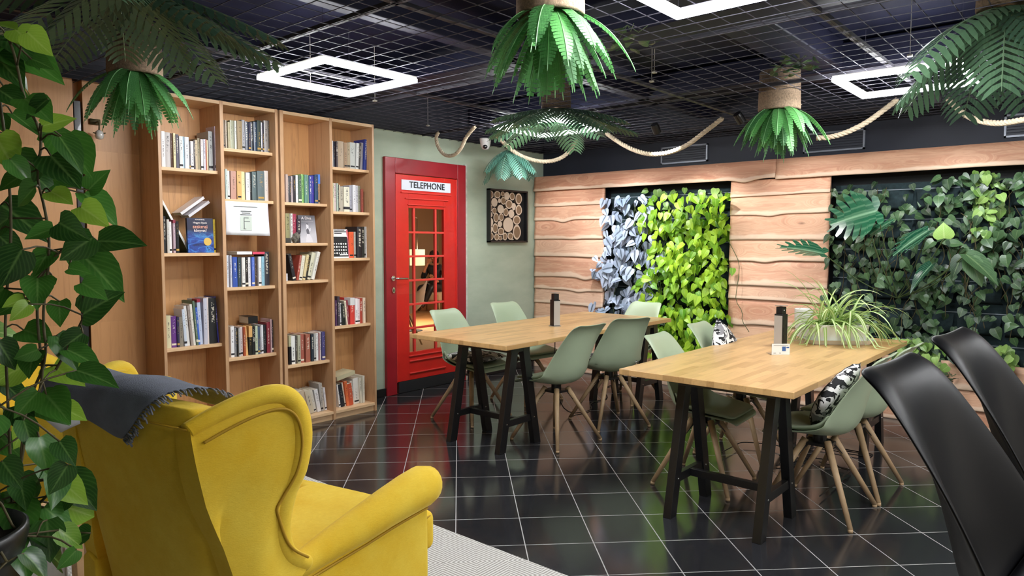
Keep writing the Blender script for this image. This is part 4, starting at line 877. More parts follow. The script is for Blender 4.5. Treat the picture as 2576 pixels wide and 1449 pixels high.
def strap(mb, base, az, elev, L_, w, droop, tw=0., N=11):
    p = Vector(base); d = Vector((math.cos(az)*math.cos(elev), math.sin(az)*math.cos(elev), math.sin(elev))); r = random.random(); rows = []; at = []
    for i in range(N+1):
        t = i/N; s = d.cross(Vector((0, 0, 1))); s = s.normalized() if s.length > .05 else Vector((1, 0, 0)); n = s.cross(d)
        ww = w*(1-t**2.6)*(.55+.9*min(t*3, .5)); s = (s*math.cos(tw*t)+n*math.sin(tw*t))
        rows.append([p-s*ww+n*ww*.35, p, p+s*ww+n*ww*.35]); at += [(1, t, r), (0, t, r), (1, t, r)]
        d = (d+Vector((0, 0, -droop/N*(1+t)))).normalized(); p = p+d*(L_/N)
        if p.z < .006: p.z = .006; d.z = max(d.z, 0); d.normalize()
    mb.grid(rows, 0, at)
for i in range(120):
    az = random.uniform(0, 2*PI); el = random.uniform(.25, 1.35); L_ = random.uniform(.26, .5)
    strap(lv, (random.gauss(-.02, .06), random.gauss(0, .025), .12), az, el, L_, random.uniform(.0085, .0115), random.uniform(1.2, 2.4)*(1.25-el*.35), random.uniform(-.6, .6))
for az, L_ in ((2.7, .42), (2.9, .4), (2.5, .42), (3.1, .38), (-.3, .44), (.1, .46), (-.1, .5), (.35, .48), (-.6, .4)):
    strap(lv, (.1 if abs(az) < 1 else -.1, random.gauss(0, .03), .13), az, .55, L_, .0095, 2.7)
strap(lv, (0, 0, .14), -2.3+.9, 1.15, .44, .011, 1.6)
lv.build('striped_leaves', L_spid, sp_, fixn=False)
wp = empty('white_pot', (5.24, 1.72, .741), 0, 'plain white pot behind the spider plant at the table edge', 'pot')
MB().lathe([(0, 0), (.05, 0), (.062, .13), (.064, .2), (.058, .2), (.054, .15), (0, .15)], n=32).build('pot_body', M_por, wp, smooth=True, bevel=.002)

# cables under the nearer table
random.seed(5); cb = MB()
for k in range(5):
    p = Vector((4.5+random.uniform(-.15, .15), 1.55+random.uniform(-.1, .1), .006)); path = [Vector((4.618, 1.659, .7)), Vector((4.62, 1.66, .3)), Vector((4.6, 1.64, .03))] if k == 0 else []
    a = random.uniform(0, 6)
    for i in range(26): a += random.uniform(-.7, .7); p = p+Vector((math.cos(a), math.sin(a), 0))*.05; p.x = min(max(p.x, 4.0), 5.1); p.y = min(max(p.y, 1.2), 1.95); path.append(Vector((p.x, p.y, .005+.006*k)))
    cb.tube(smooth_path(path, 1), .0035, 6)
tag(cb.build('power_cable', M_blackpl, smooth=True), 'black power cables tangled on the floor under the spider plant table', 'cable')
cb = MB(); cb.tube(smooth_path([(4.553, 3.454, .7), (4.55, 3.45, .3), (4.6, 3.4, .01), (4.9, 3.3, .006), (5.1, 3.5, .006), (5.4, 3.45, .006), (5.7, 3.8, .006), (6.1, 3.7, .006)], 2), .004, 6)
tag(cb.build('power_cable', M_blackpl, smooth=True), 'black power cable hanging under the telephone-door table and across the floor', 'cable')
# ------------------------------------------------------------------ planted panels
M_felt = mat('pocket_felt', '1d2f33', .9, nscale=40, namt=.2); M_strap = mat('strap_grey', '7f8a90', .5)
def panel(y0, y1, z0, z1, lab):
    o = empty('planter_panel', (6.43, (y0+y1)/2, z0), label=lab, cat='planter'); h = (y1-y0)/2
    MB().box((-.02, -h, 0), (0, h, z1-z0)).build('panel_back', M_felt, o)
    n = int((y1-y0)/.29); rr = int((z1-z0)/.23)
    pk_ = MB(); st = MB()
    for r_ in range(rr):
        zb = r_*(z1-z0)/rr+.02
        for c in range(n):
            ya = -h+c*2*h/n+.01; yb = -h+(c+1)*2*h/n-.01
            pk_.grid([[(-.022, y, zb) for y in (ya, (ya+yb)/2, yb)], [(-.07, ya+.01, zb+.03), (-.09, (ya+yb)/2, zb+.03), (-.07, yb-.01, zb+.03)], [(-.06, ya, zb+.16), (-.085, (ya+yb)/2, zb+.15), (-.06, yb, zb+.16)]])
        st.box((-.0225, -h, zb+.165), (-.02, h, zb+.172))
    pk_.build('felt_pocket', M_felt, o, smooth=True, solid=.004); st.build('fixing_rail', M_strap, o); return o
panel(2.75, 4.125, .3, 1.93, 'dark felt pocket panel behind the silver and lime plants')
panel(-1.5, 1.868, .45, 1.90, 'wide dark felt pocket panel behind the ivy and monstera')
def vines(name, lab, cat, m, seed, n, dens, L0, L1, W=.85, px=(6.16, 6.36), stems=10, region=None, mstem=None, heart=True, droopy=.8):
    random.seed(seed); o = empty(name, (6.3, (region[0]+region[1])/2, region[2]), label=lab, cat=cat); c = Vector(o.location); mb = MB(); k = 0; tries = 0
    while k < n and tries < n*40:
        tries += 1; y = random.uniform(region[0], region[1]); z = random.uniform(region[2], region[3])
        if random.random() > dens(y, z): continue
        x = random.uniform(*px); L_ = random.uniform(L0, L1)
        d = (random.gauss(-.25, .25), random.gauss(0, .55), -droopy+random.gauss(0, .35)); nn = (-1, random.gauss(0, .35), random.uniform(.1, .9))
        leaf(mb, Vector((x, y, z))-c, d, nn, L_, W*random.uniform(.9, 1.1), fold=random.uniform(.04, .2), droop=random.uniform(.05, .35), heart=heart, cols=1 if L_ < .075 else 2); k += 1
    mb.build('leaves', m, o, fixn=False)
    st = MB()
    for i in range(stems):
        y = random.uniform(region[0]+.05, region[1]-.05); z = random.uniform((region[2]+region[3])/2, region[3]-.05); pts = []; x = random.uniform(6.25, 6.33)
        for j in range(9):
            if z < region[2]: break
            pts.append(Vector((x, y, z))-c); y += random.gauss(0, .035); z -= random.uniform(.05, .12); x += random.gauss(0, .015); x = min(x, 6.34)
        if len(pts) > 2: st.tube(smooth_path(pts, 1), .003, 5)
    st.build('stems', mstem or M_stem, o, smooth=True); return o
ss = lambda a, b, x: max(0., min(1., (x-a)/(b-a)))
vines('silver_vine', 'silver-blue leafed vine filling the planted panel half beside the corner', 'plant', L_silver, 41, 250, lambda y, z: (ss(3.4, 3.62, y))*(.35+.65*ss(1.95, 1.6, z))*(1 if y < 4.13 else (.55 if z < 1.3 else .05)), .075, .135, W=.84, region=(3.4, 4.22, .45, 1.92))
vines('lime_vine', 'dense lime green vine filling the planted panel half nearest the table', 'plant', L_lime, 42, 760, lambda y, z: (1-ss(3.45, 3.68, y))*ss(1.95, 1.68, z)*(1 if y > 2.78 else (.4 if z < .8 else .06)), .065, .105, W=.74, px=(6.1, 6.34), region=(2.68, 3.68, .3, 1.9))
vines('young_vine', 'sparse pale green vine across the top pockets above the lime plants', 'plant', L_pale, 43, 46, lambda y, z: .9, .06, .1, px=(6.3, 6.37), region=(2.85, 3.85, 1.5, 1.95), stems=14)
vines('ivy', 'dark ivy at the monstera side of the wide planted panel', 'plant', L_dark, 44, 330, lambda y, z: .9-.5*ss(1.6, 1.9, z), .05, .09, px=(6.2, 6.37), region=(1.1, 1.9, .5, 1.92), stems=16, mstem=M_stemb)
vines('ivy', 'dark ivy in the middle of the wide planted panel, behind black chairs', 'plant', L_dark, 45, 360, lambda y, z: .85 if z > .95 else .45, .05, .095, px=(6.18, 6.37), region=(.35, 1.15, .5, 1.93), stems=18, mstem=M_stemb)
vines('ivy', 'dark ivy at the tent side of the wide planted panel', 'plant', L_dark, 46, 200, lambda y, z: .8, .05, .09, px=(6.2, 6.37), region=(-.6, .38, .5, 1.9), stems=10, mstem=M_stemb)
vines('young_ivy', 'pale young ivy sprawling over the lowest pocket behind the black chairs', 'plant', L_pale, 47, 70, lambda y, z: .9, .05, .085, px=(6.12, 6.33), region=(.55, 1.35, .46, .68), stems=6)
vines('young_ivy', 'light green ivy streak hanging from the top of the wide planted panel', 'plant', L_pale, 48, 40, lambda y, z: .9, .05, .085, px=(6.2, 6.33), region=(.68, .86, 1.45, 1.95), stems=5)
ivy(6.24, .97, .40, 'small dark ivy sprig hanging over the cedar board under the wide panel', 49, n=14, s=.035)

# monstera
def split_leaf(mb, base, d, n, L_, cuts=7, split=.55, W=.8, cup=.15, heart=False):
    """monstera leaf: solid strip along the midrib, separate lobes towards the margin"""
    base = Vector(base); d = Vector(d).normalized(); n = Vector(n); n = (n-d*n.dot(d)).normalized(); s = d.cross(n); r = random.random()
    def Pp(t, q): return base+d*(t*L_)+s*(q*L_)+n*(cup*L_*abs(q)-.12*L_*t*t)
    def hw(t): return W*.5*(math.sin(PI*min(1, max(0, .14+.86*t))**.78))**.8 if t < 1 else 0
    for sg in (-1, 1):
        for i in range(cuts):
            t0 = -.12+1.1*i/cuts; t1 = -.12+1.1*(i+1)/cuts; g_ = .2 if not heart else .0
            a0, a1 = max(t0, 0), max(t1, 0); w = hw((t0+t1)/2); ad = .16*(1-.3*i/cuts)+(.1 if i < 2 else 0)*(-1 if i == 0 else 1)
            inner = w*(1-split); ti, tj = t0+(t1-t0)*g_*.5, t1-(t1-t0)*g_*.5
            vs = [Pp(a0*.96, 0), Pp(a1*.96, 0), Pp(t1*.9+.02, sg*inner), Pp(t0*.9+.02, sg*inner), Pp(ti+ad*.55, sg*w*.82), Pp(tj+ad*.55, sg*w*.84), Pp((ti+tj)/2+ad*.9, sg*w)]
            mb.add(vs, [(0, 1, 2, 3), (3, 2, 5, 4), (4, 5, 6)], 0, [(0, .5, r), (0, .5, r), (.5, .5, r), (.5, .5, r), (.9, .5, r), (.9, .5, r), (1, .5, r)])
mo = empty('monstera', (6.2, 1.32, .98), label='monstera with large split leaves growing out of the wide planted panel', cat='plant')
random.seed(9); c0 = Vector(mo.location)
def mleaf(base, tip, nrm, lab=None, W=.8, split=.55, mt=None, heart=False):
    base, tip = Vector(base), Vector(tip); mb = MB()
    if heart: leaf(mb, base-c0, tip-base, nrm, (tip-base).length, W, fold=.15, droop=.2, cols=3)
    else: split_leaf(mb, base-c0, tip-base, nrm, (tip-base).length, W=W, split=split)
    o = mb.build('split_leaf', mt or L_mon, mo, fixn=False, smooth=True); 
    if lab: o['label'] = lab
    
    p = smooth_path([base-c0, (base-c0)*.5+Vector((.02, 0, -.06)), Vector((0, 0, 0))], 2); MB().tube(p, .004, 6).build('leaf_stalk', M_stem, mo, smooth=True)
mleaf((5.95, 1.427, 1.662), (5.88, 1.779, 1.569), (-1,.15,.35), 'pale glossy split leaf facing the room', 1.2, 0.62, None)
mleaf((5.85, 1.781, 1.331), (5.75, 2.107, 1.418), (-.5,.1,1), None, 0.85, 0.55, None)
mleaf((5.95, 1.081, 1.507), (5.85, 1.317, 1.33), (-.5,0,1), None, 0.7, 0.3, None)
mleaf((5.9, 0.969, 1.449), (5.88, 0.977, 1.562), (-1,0,.2), 'lime green heart shaped leaf', 1.2, 0.05, L_pale, True)
mleaf((5.95, 1.046, 1.26), (5.85, 1.194, 1.068), (-.6,.3,1), None, 0.45, 0.2, None, True)
mleaf((5.9, 0.831, 1.336), (5.8, 0.604, 1.165), (-.6,-.2,1), None, 0.5, 0.1, L_dark, True)
mleaf((5.9, 0.806, 1.308), (5.85, 0.722, 1.117), (-1,0,.5), None, 0.6, 0.1, L_dark, True)
mleaf((5.95, 0.862, 1.321), (5.9, 0.922, 1.164), (-1,.2,.5), None, 0.6, 0.1, L_dark, True)
mleaf((6.0, 1.482, 1.481), (6.05, 1.33, 1.618), (-.7,0,1), None, 0.6, 0.3, None)

# ------------------------------------------------------------------ yellow wing chair
def m_velvet():
    m, nt, b = newmat('mustard_velvet'); g = NT(nt); v = g.coord(); n = g.noise(v, 5, 5, .65); n2 = g.noise(g.coord(scale=(1, 1, 3)), 220, 2)
    w = g.noise(g.coord(scale=(2, 2, 9)), 40, 3)
    g.put(b.inputs['Base Color'], g.mix(g.math('MULTIPLY', w, .35), g.ramp(n, [(.3, 'dcb226'), (.7, 'ecce4c')]), 'b8941c')); b.inputs['Roughness'].default_value = .78
    b.inputs['Sheen Weight'].default_value = .35; b.inputs['Sheen Roughness'].default_value = .4; b.inputs['Sheen Tint'].default_value = (1, .85, .3, 1); b.inputs['Specular IOR Level'].default_value = .2
    g.bump(g.math('ADD', n2, w), b, .25, .002); return m
M_vel = m_velvet(); M_pip = mat('piping_mustard', 'a8820e', .7)
def wing_chair(name):
    o = empty(name)
    # outer back with a padded top roll; leans a little
    def bx(z): return -.305-.18*z
    rows = []
    for z, w, t in ((.16, .27, .16), (.3, .275, .17), (.5, .28, .17), (.7, .29, .165), (.87, .3, .16), (.935, .298, .155), (.975, .288, .13), (.995, .27, .08), (1.0, .25, .03)):
        x = bx(z)+(.0 if z < .93 else (z-.93)*.5); n = 28; row = []
        for k in range(n):
            a = 2*PI*k/n; ca, sa = math.cos(a), math.sin(a)
            row.append((x+t/2+t/2*(abs(ca)**.45)*(1 if ca > 0 else -1), w*(abs(sa)**.35)*(1 if sa > 0 else -1), z))
        rows.append(row)
    mb = MB().grid(rows, close=True); mb.f.append(tuple(range(len(rows[0])-1, -1, -1))); mb.mi.append(0); mb.f.append(tuple(range(len(mb.v)-28, len(mb.v)))); mb.mi.append(0)
    mb.build('backrest', M_vel, o, smooth=True, sub=1)
    ctr = [(-.465, .95), (-.40, .982), (-.32, 1.01), (-.26, 1.018), (-.222, 1.0), (-.2, .955), (-.193, .89), (-.206, .81), (-.232, .735), (-.252, .67), (-.252, .61), (-.232, .56), (-.18, .525)]
    ctr = [(p.x, p.z) for p in smooth_path([(a, 0, b) for a, b in ctr], 2)]
    for s in (-1, 1):
        # side wing panel follows the contour and is flared at the front
        def yo(x, z): return s*(.275+.11*ss(-.46, -.19, x)*ss(.3, .8, z)+.06*(1-ss(.5, .75, z))+.02)
        N = len(ctr); pan = MB(); out = []; inn = []
        for x, z in ctr:
            ro = []; ri = []
            for k in range(9):
                u = k/8; xx = -.435+(x+.435)*(1-u)-.0; zz = z*(1-u)+(.25+.55*(1-(ctr.index((x, z))/N)) if z > .5 else .3)*u
                zz = z*(1-u)+(z*.55+.12)*u; xx = x*(1-u)+(bx(zz)+.012)*u
                bow = .018*math.sin(PI*min(1, u*1.0))
                ro.append((xx, yo(xx, zz)+s*bow, zz)); ri.append((xx, yo(xx, zz)-s*.06, zz))
            out.append(ro); inn.append(ri)
        pan.grid(out); pan.grid(inn); pan.grid([[a[0], b[0]] for a, b in zip(out, inn)]); pan.grid([[a[-1], b[-1]] for a, b in zip(out, inn)]); pan.grid([out[0], inn[0]]); pan.grid([out[-1], inn[-1]])
        wing = pan.build('wing', M_vel, o, smooth=True)
        roll = [(x, yo(x, z)-s*.012, z) for x, z in ctr]
        MB().tube(roll, [.021+.008*math.sin(PI*i/(N-1)) for i in range(N)], 14).build('padded_edge', M_vel, wing, smooth=True)
        pp = []
        for i, (x, z) in enumerate(ctr):
            nx, nz = (-.30-x), (.72-z); l = math.hypot(nx, nz); xx, zz = x+nx/l*.036, z+nz/l*.036; pp.append((xx, yo(xx, zz)+s*.017, zz))
        MB().tube(pp, .004, 6).build('piping', M_pip, wing, smooth=True)
        # arm: outer panel + tapering roll rising to the front
        ax = [(-.23, .495, .034), (-.15, .507, .038), (-.07, .52, .045), (.06, .543, .055), (.18, .565, .062), (.28, .58, .068), (.345, .585, .07), (.38, .581, .062), (.4, .573, .036)]
        arm = MB().tube([(x, s*(.345+.035*ss(-.1, .3, x)), z) for x, z, r in ax], [r for *_, r in ax], 20)
        ao = arm.build('armrest', M_vel, o, smooth=True)
        rows = []
        for x in (-.385, -.3, -.15, 0, .15, .26, .335, .36):
            zt = .47 if x < -.15 else .48+.16*ss(-.15, .37, x)*.55; y = s*(.35+.028*ss(-.1, .3, x)); e = 0 if x < .35 else .006
            rows.append([(x, y+s*(.02-e), .14), (x, y+s*(.024-e), .3), (x, y+s*(.022-e), zt-.02), (x, y-s*.0, zt), (x, y-s*(.05-e), zt-.02), (x, y-s*(.055-e), .3), (x, y-s*(.05-e), .14)])
        pn = MB().grid(rows, close=True)
        for q in (0, len(rows)-1): pn.f.append(tuple(range(q*7, q*7+7))); pn.mi.append(0)
        pn.build('arm_panel', M_vel, ao, bevel=.008)
        MB().tube([(x, s*(.375+.03*ss(-.1, .3, x)), z-r*1.02) for x, z, r in ax[:7]], .004, 6).build('piping', M_pip, ao, smooth=True)
        for x in (-.36, .34): MB().tube([(x*1.0, s*.3, .15), (x*1.08, s*.31, .0)], [.022, .014], 14).build('leg', mat('dark_leg', '4a2e1c', .4), o, smooth=True)
    MB().box((-.34, -.33, .13), (.40, .33, .31)).build('seat_base', M_vel, o, bevel=.03, seg=3)
    # T shaped seat cushion with piping
    T = [(-.3, -.27), (.395, -.27), (.41, -.35), (.475, -.345), (.485, -.2), (.49, 0), (.485, .2), (.475, .345), (.41, .35), (.395, .27), (-.3, .27)]
    MB().prism(T, .312, .455).build('seat_cushion', M_vel, o, bevel=.045, seg=4)
    loop = smooth_path([(x*.985, y*.975, .438) for x, y in T]+[(T[0][0]*.985, T[0][1]*.975, .438)], 2); MB().tube(loop, .0045, 6).build('piping', M_pip, o, smooth=True)
    loop = smooth_path([(x*.985, y*.975, .328) for x, y in T[1:-1]], 2); MB().tube(loop, .0045, 6).build('piping', M_pip, o, smooth=True)
    MB().tube([(bx(.955)+.006, y, .955) for y in (-.29, -.1, .1, .29)], .003, 6).build('back_seam', M_pip, o, smooth=True)
    return o
wc = wing_chair('wing_chair'); wc.location = (1.193, 2.096, 0); wc.rotation_euler = (0, 0, R(10)); tag(wc, 'mustard yellow wing chair with a grey throw over its back', 'armchair')
# low yellow tub armchair beyond
tb = empty('tub_armchair', (1.22, 4.08, 0), R(-49), 'low yellow armchair behind the wing chair, half hidden by leaves', 'armchair')
rows = []; pth = [(.40-.4*k/6, -.37, .65+.02*(1-k/6), 0) for k in range(6)]+[(.37*math.cos(R(-90-180*k/16))*1.02, .37*math.sin(R(-90-180*k/16)), .65+.2*ss(8, 50, 180*k/16)*ss(8, 50, 180-180*k/16), 1) for k in range(17)]+[(.40-.4*k/6, .37, .65+.02*(1-k/6), 0) for k in range(5, -1, -1)]
for i, (x, y, zt, _) in enumerate(pth):
    p0, p1 = pth[max(0, i-1)], pth[min(len(pth)-1, i+1)]; tx, ty = p1[0]-p0[0], p1[1]-p0[1]; l = math.hypot(tx, ty); nx, ny = -ty/l, tx/l   # outward
    if nx*x+ny*y < 0: nx, ny = -nx, -ny
    rows.append([(x+nx*o_, y+ny*o_, z) for o_, z in ((.045, .14), (.055, .4), (.055, zt-.05), (.03, zt-.01), (-.005, zt), (-.04, zt-.02), (-.055, zt-.07), (-.05, .3), (-.05, .14))])
q = MB().grid(rows, close=True); q.f += [tuple(range(9)), tuple(range(len(q.v)-9, len(q.v)))]; q.mi += [0, 0]; q.build('backrest', M_vel, tb, smooth=True, sub=1)
MB().lathe([(0, .2), (.31, .2), (.33, .26), (.33, .38), (.3, .43), (.15, .445), (0, .445)], n=36, c=(.04, 0, 0)).build('seat_cushion', M_vel, tb, smooth=True)
for a in (45, 135, 225, 315): MB().tube([(.22*math.cos(R(a)), .22*math.sin(R(a)), .16), (.28*math.cos(R(a)), .28*math.sin(R(a)), 0)], [.02, .013], 12).build('leg', M_beech, tb, smooth=True)
# throw blanket with fringe
M_throw = mat('grey_wool', '686d7a', .95, nscale=14, namt=.12, bump=.4, bscale=350)
th = empty('throw_blanket', (.722, 2.02, 1.052), R(10), 'charcoal grey fringed throw draped over the yellow wing chair back', 'blanket')
path = [(.24, .90), (.2, .962), (.12, .985), (.04, .987), (-.005, .965), (-.018, .93), (-.014, .89), (-.01, .87), (-.006, .85)]
M_ = len(path); rows = []; edge = []; fringe0 = []
for i, (x, z) in enumerate(path):
    t = i/(M_-1); y0 = -.2+.04*t+(.12*ss(.5, 1, t)); y1 = .36
    row = [(x+.004*math.sin(y*22+i), y, z-1.0+.006*math.sin(y*17+i*.7)+.06*ss(.6, 1, t)*ss(.0, .3, y)) for y in [y0+(y1-y0)*k/22 for k in range(23)]]
    rows.append(row); edge.append(row[0])
MB().grid(rows).build('cloth', M_throw, th, smooth=True, solid=.008, sub=1)
fr = MB(); ep = smooth_path(edge, 2); random.seed(2)
for p in ep+[Vector(q) for q in []]:
    for k in range(2):
        a = Vector((random.gauss(0, .004), -random.uniform(.018, .034), -random.uniform(.002, .018))); fr.tube([p, p+a*.5+Vector((random.gauss(0, .003), 0, .004)), p+a], .0022, 5)
fr.build('fringe', mat('fringe_grey', '6e7078', .95), th, smooth=True)
tg = MB().grid([[(-.022-.07*math.sin(u*1.6)*(1-.3*v), .13+.07*u, -.10-.0*u+.012*v*-1-.012*u*v) for u in (0, .25, .5, .75, 1)] for v in (0, 1, 2, 2.6)]); tg.build('care_tag', mat('satin_white', 'dfe2e8', .3), th, smooth=True, solid=.001)

# pouf and little wooden stool seen through the leaves
pf = empty('pouf', (.62, 2.98, 0), 0, 'pale grey felt pouf behind the wing chair, seen through leaves', 'pouf')
MB().lathe([(0, 0), (.2, 0), (.245, .04), (.25, .2), (.245, .34), (.2, .39), (0, .4)], n=40).build('pouf_body', mat('grey_felt', 'a8a8a6', .95, nscale=25, namt=.08), pf, smooth=True)
so = empty('wooden_stool', (.93, 2.96, 0), R(20), 'light wood stool beside the grey pouf, half hidden by leaves', 'stool')
MB().box((-.13, -.13, .40), (.13, .13, .43)).build('seat', M_shelfh, so, bevel=.004)
for sx in (-1, 1):
    for sy_ in (-1, 1): MB().bar((sx*.1, sy_*.1, 0), (sx*.1, sy_*.1, .4), .03, .03).build('leg', M_shelfh, so, bevel=.002)
# cream canvas tent
tp = empty('canvas_tent', (5.35, -.05, 0), 0, 'cream canvas play tent at the picture edge behind the black chairs', 'tent')
ap = Vector((0, 0, 1.75)); base = [(-.62, .1), (-.05, .68), (.62, .15), (.25, -.6), (-.5, -.5)]; q = MB()
for i in range(5):
    a, b = Vector((*base[i], 0)), Vector((*base[(i+1) % 5], 0)); rr = []
    for k in range(9):
        t = k/8; rr.append([a.lerp(b, u).lerp(ap, t)+Vector((0, 0, 0)) - (a.lerp(b, .5).normalized()*.03*math.sin(PI*u)*(1-t)) for u in [j/10 for j in range(11)]])
    q.grid(rr)
q.build('canvas', mat('cream_canvas', 'cbbfa6', .9, nscale=40, namt=.06), tp, smooth=True, solid=.002)
for i in range(5): a = Vector((*base[i], 0)); MB().tube([a, a.lerp(ap, 1.12)], .011, 8).build('pole', M_beech, tp, smooth=True)

# ------------------------------------------------------------------ pothos nearest the camera
HERO=[
((0.405, 1.68, 1.841), (0.427, 1.607, 1.826), 'l'),((0.446, 1.686, 1.84), (0.458, 1.628, 1.801), 'l'),((0.437, 1.583, 1.814), (0.458, 1.535, 1.771), 'l'),((0.459, 1.849, 1.848), (0.549, 1.75, 1.771), 'm'),((0.46, 1.796, 1.85), (0.494, 1.716, 1.791), 'd'),((0.426, 1.746, 1.728), (0.454, 1.68, 1.694), 'd'),((0.435, 1.609, 1.693), (0.456, 1.536, 1.655), 'm'),((0.458, 1.591, 1.642), (0.506, 1.562, 1.664), 'l'),((0.498, 1.754, 1.649), (0.545, 1.713, 1.655), 'm'),((0.528, 1.708, 1.64), (0.555, 1.63, 1.556), 'm'),((0.486, 1.589, 1.624), (0.514, 1.549, 1.556), 'g'),((0.456, 1.773, 1.687), (0.498, 1.738, 1.648), 'g'),((0.443, 1.838, 1.689), (0.448, 1.782, 1.65), 'g'),((0.479, 1.694, 1.589), (0.427, 1.752, 1.536), 'd'),((0.417, 1.736, 1.63), (0.432, 1.673, 1.559), 'l'),((0.485, 1.642, 1.592), (0.51, 1.561, 1.527), 'd'),((0.504, 1.773, 1.559), (0.563, 1.722, 1.543), 'm'),((0.487, 1.658, 1.521), (0.508, 1.603, 1.497), 'l'),((0.567, 1.689, 1.53), (0.595, 1.654, 1.575), 'm'),((0.558, 1.688, 1.522), (0.611, 1.639, 1.459), 'm'),((0.541, 1.572, 1.42), (0.597, 1.488, 1.422), 'd'),((0.529, 1.623, 1.491), (0.56, 1.566, 1.453), 'l'),((0.507, 1.495, 1.427), (0.453, 1.525, 1.384), 'd'),((0.543, 1.669, 1.392), (0.586, 1.561, 1.305), 'g'),((0.465, 1.499, 1.369), (0.491, 1.467, 1.363), 'm'),((0.498, 1.537, 1.339), (0.526, 1.493, 1.311), 'm'),((0.512, 1.579, 1.274), (0.555, 1.509, 1.321), 'd'),((0.521, 1.748, 1.29), (0.511, 1.717, 1.237), 'm'),((0.505, 1.563, 1.237), (0.459, 1.577, 1.201), 'd'),((0.492, 1.651, 1.219), (0.521, 1.583, 1.19), 'l'),((0.466, 1.589, 1.233), (0.495, 1.558, 1.164), 'g'),((0.476, 1.563, 1.207), (0.519, 1.503, 1.178), 'g'),((0.498, 1.729, 1.152), (0.53, 1.643, 1.12), 'l'),((0.466, 1.484, 1.177), (0.507, 1.399, 1.159), 'g'),((0.492, 1.681, 1.072), (0.529, 1.633, 1.048), 'l'),((0.408, 1.6, 1.073), (0.413, 1.563, 1.018), 'g'),((0.422, 1.561, 1.044), (0.428, 1.532, 0.98), 'm'),((0.409, 1.567, 1.404), (0.379, 1.599, 1.332), 'd'),((0.442, 1.826, 1.498), (0.512, 1.764, 1.428), 'd'),((0.424, 1.785, 1.434), (0.464, 1.762, 1.38), 'd'),((0.444, 1.477, 1.003), (0.411, 1.481, 0.952), 'd'),((0.513, 1.708, 0.915), (0.552, 1.667, 0.833), 'd'),((0.44, 1.601, 0.865), (0.445, 1.611, 0.764), 'g'),((0.512, 1.584, 0.82), (0.485, 1.629, 0.802), 'd'),((0.467, 1.525, 0.817), (0.433, 1.524, 0.788), 'm'),((0.413, 1.666, 1.091), (0.42, 1.611, 1.047), 'd'),((0.392, 1.682, 1.221), (0.419, 1.673, 1.161), 'd'),((0.427, 1.633, 1.307), (0.387, 1.626, 1.294), 'l'),((0.412, 1.553, 1.302), (0.38, 1.548, 1.274), 'l'),((0.497, 1.709, 1.35), (0.452, 1.734, 1.31), 'm'),((0.468, 1.585, 1.445), (0.42, 1.594, 1.425), 'm'),((0.433, 1.827, 1.111), (0.461, 1.772, 1.075), 'd'),((0.427, 1.574, 1.13), (0.383, 1.572, 1.088), 'm'),((0.458, 1.518, 1.455), (0.479, 1.451, 1.425), 'd'),((0.446, 1.721, 1.236), (0.474, 1.646, 1.223), 'm'),((0.365, 1.577, 1.008), (0.384, 1.537, 0.958), 'd'),((0.446, 1.605, 1.526), (0.425, 1.656, 1.488), 'm'),((0.46, 1.562, 1.69), (0.427, 1.588, 1.651), 'd'),((0.442, 1.815, 1.81), (0.474, 1.753, 1.745), 'd'),((0.422, 1.83, 0.995), (0.445, 1.785, 0.954), 'm'),((0.433, 1.586, 1.21), (0.396, 1.609, 1.192), 'm'),((0.437, 1.496, 1.045), (0.45, 1.458, 1.004), 'd'),((0.416, 1.645, 1.579), (0.446, 1.627, 1.534), 'm'),((0.506, 1.668, 0.886), (0.463, 1.703, 0.847), 'd'),]
STEMS=[
[(0.422, 1.682, 0.864), (0.422, 1.693, 0.978), (0.439, 1.686, 1.092), (0.47, 1.659, 1.182), (0.466, 1.672, 1.263), (0.478, 1.666, 1.352), (0.484, 1.666, 1.426), (0.48, 1.677, 1.491), (0.472, 1.694, 1.556), (0.486, 1.685, 1.637), (0.463, 1.719, 1.71), (0.457, 1.735, 1.792), (0.448, 1.749, 1.84)] ,
[(0.412, 1.695, 0.872), (0.43, 1.689, 1.019), (0.462, 1.663, 1.133), (0.46, 1.672, 1.206), (0.459, 1.68, 1.279), (0.466, 1.68, 1.344), (0.49, 1.656, 1.393), (0.524, 1.62, 1.426)] ,
[(0.407, 1.701, 0.872), (0.412, 1.717, 1.1), (0.415, 1.73, 1.263), (0.434, 1.725, 1.426), (0.436, 1.738, 1.588), (0.431, 1.756, 1.71), (0.427, 1.774, 1.832)] ,
[(0.479, 1.645, 1.157), (0.5, 1.626, 1.206), (0.523, 1.606, 1.267)] ,
[(0.422, 1.682, 0.864), (0.45, 1.652, 0.889), (0.479, 1.624, 0.946)] ,
[(0.422, 1.682, 0.864), (0.442, 1.656, 0.824), (0.445, 1.647, 0.775)] ,
]

po = empty('potted_pothos', (.268, 1.608, -.035+.035), 0, 'tall trailing pothos in a black planter beside the yellow wing chair', 'plant')
c0p = Vector(po.location)
MB().lathe([(0, 0), (.075, 0), (.088, .3), (.13, .83), (.14, .87), (.14, .885), (.132, .89), (.125, .85), (0, .84)], n=44).build('planter', mat('black_planter', '0e0e10', .4), po, smooth=True)
MB().lathe([(0, .86), (.125, .855)], n=24).build('soil', mat('potting_soil', '2a1e16', .95, nscale=60, namt=.3), po)
pole = MB().tube([(.01, 0, .88), (.0, .01, 1.3), (.02, .0, 1.7), (.0, 0, 2.0)], .026, 14)
random.seed(17)
for i in range(500):
    a = random.uniform(0, 6.28); z = random.uniform(.9, 2.0); p = Vector((.01+.026*math.cos(a), .026*math.sin(a), z)); pole.tube([p, p+Vector((math.cos(a)*.014, math.sin(a)*.014, random.gauss(0, .01)))], .0016, 4)
pole.build('moss_pole', mat('coir_brown', '3a2c20', .95, nscale=60, namt=.3), po)
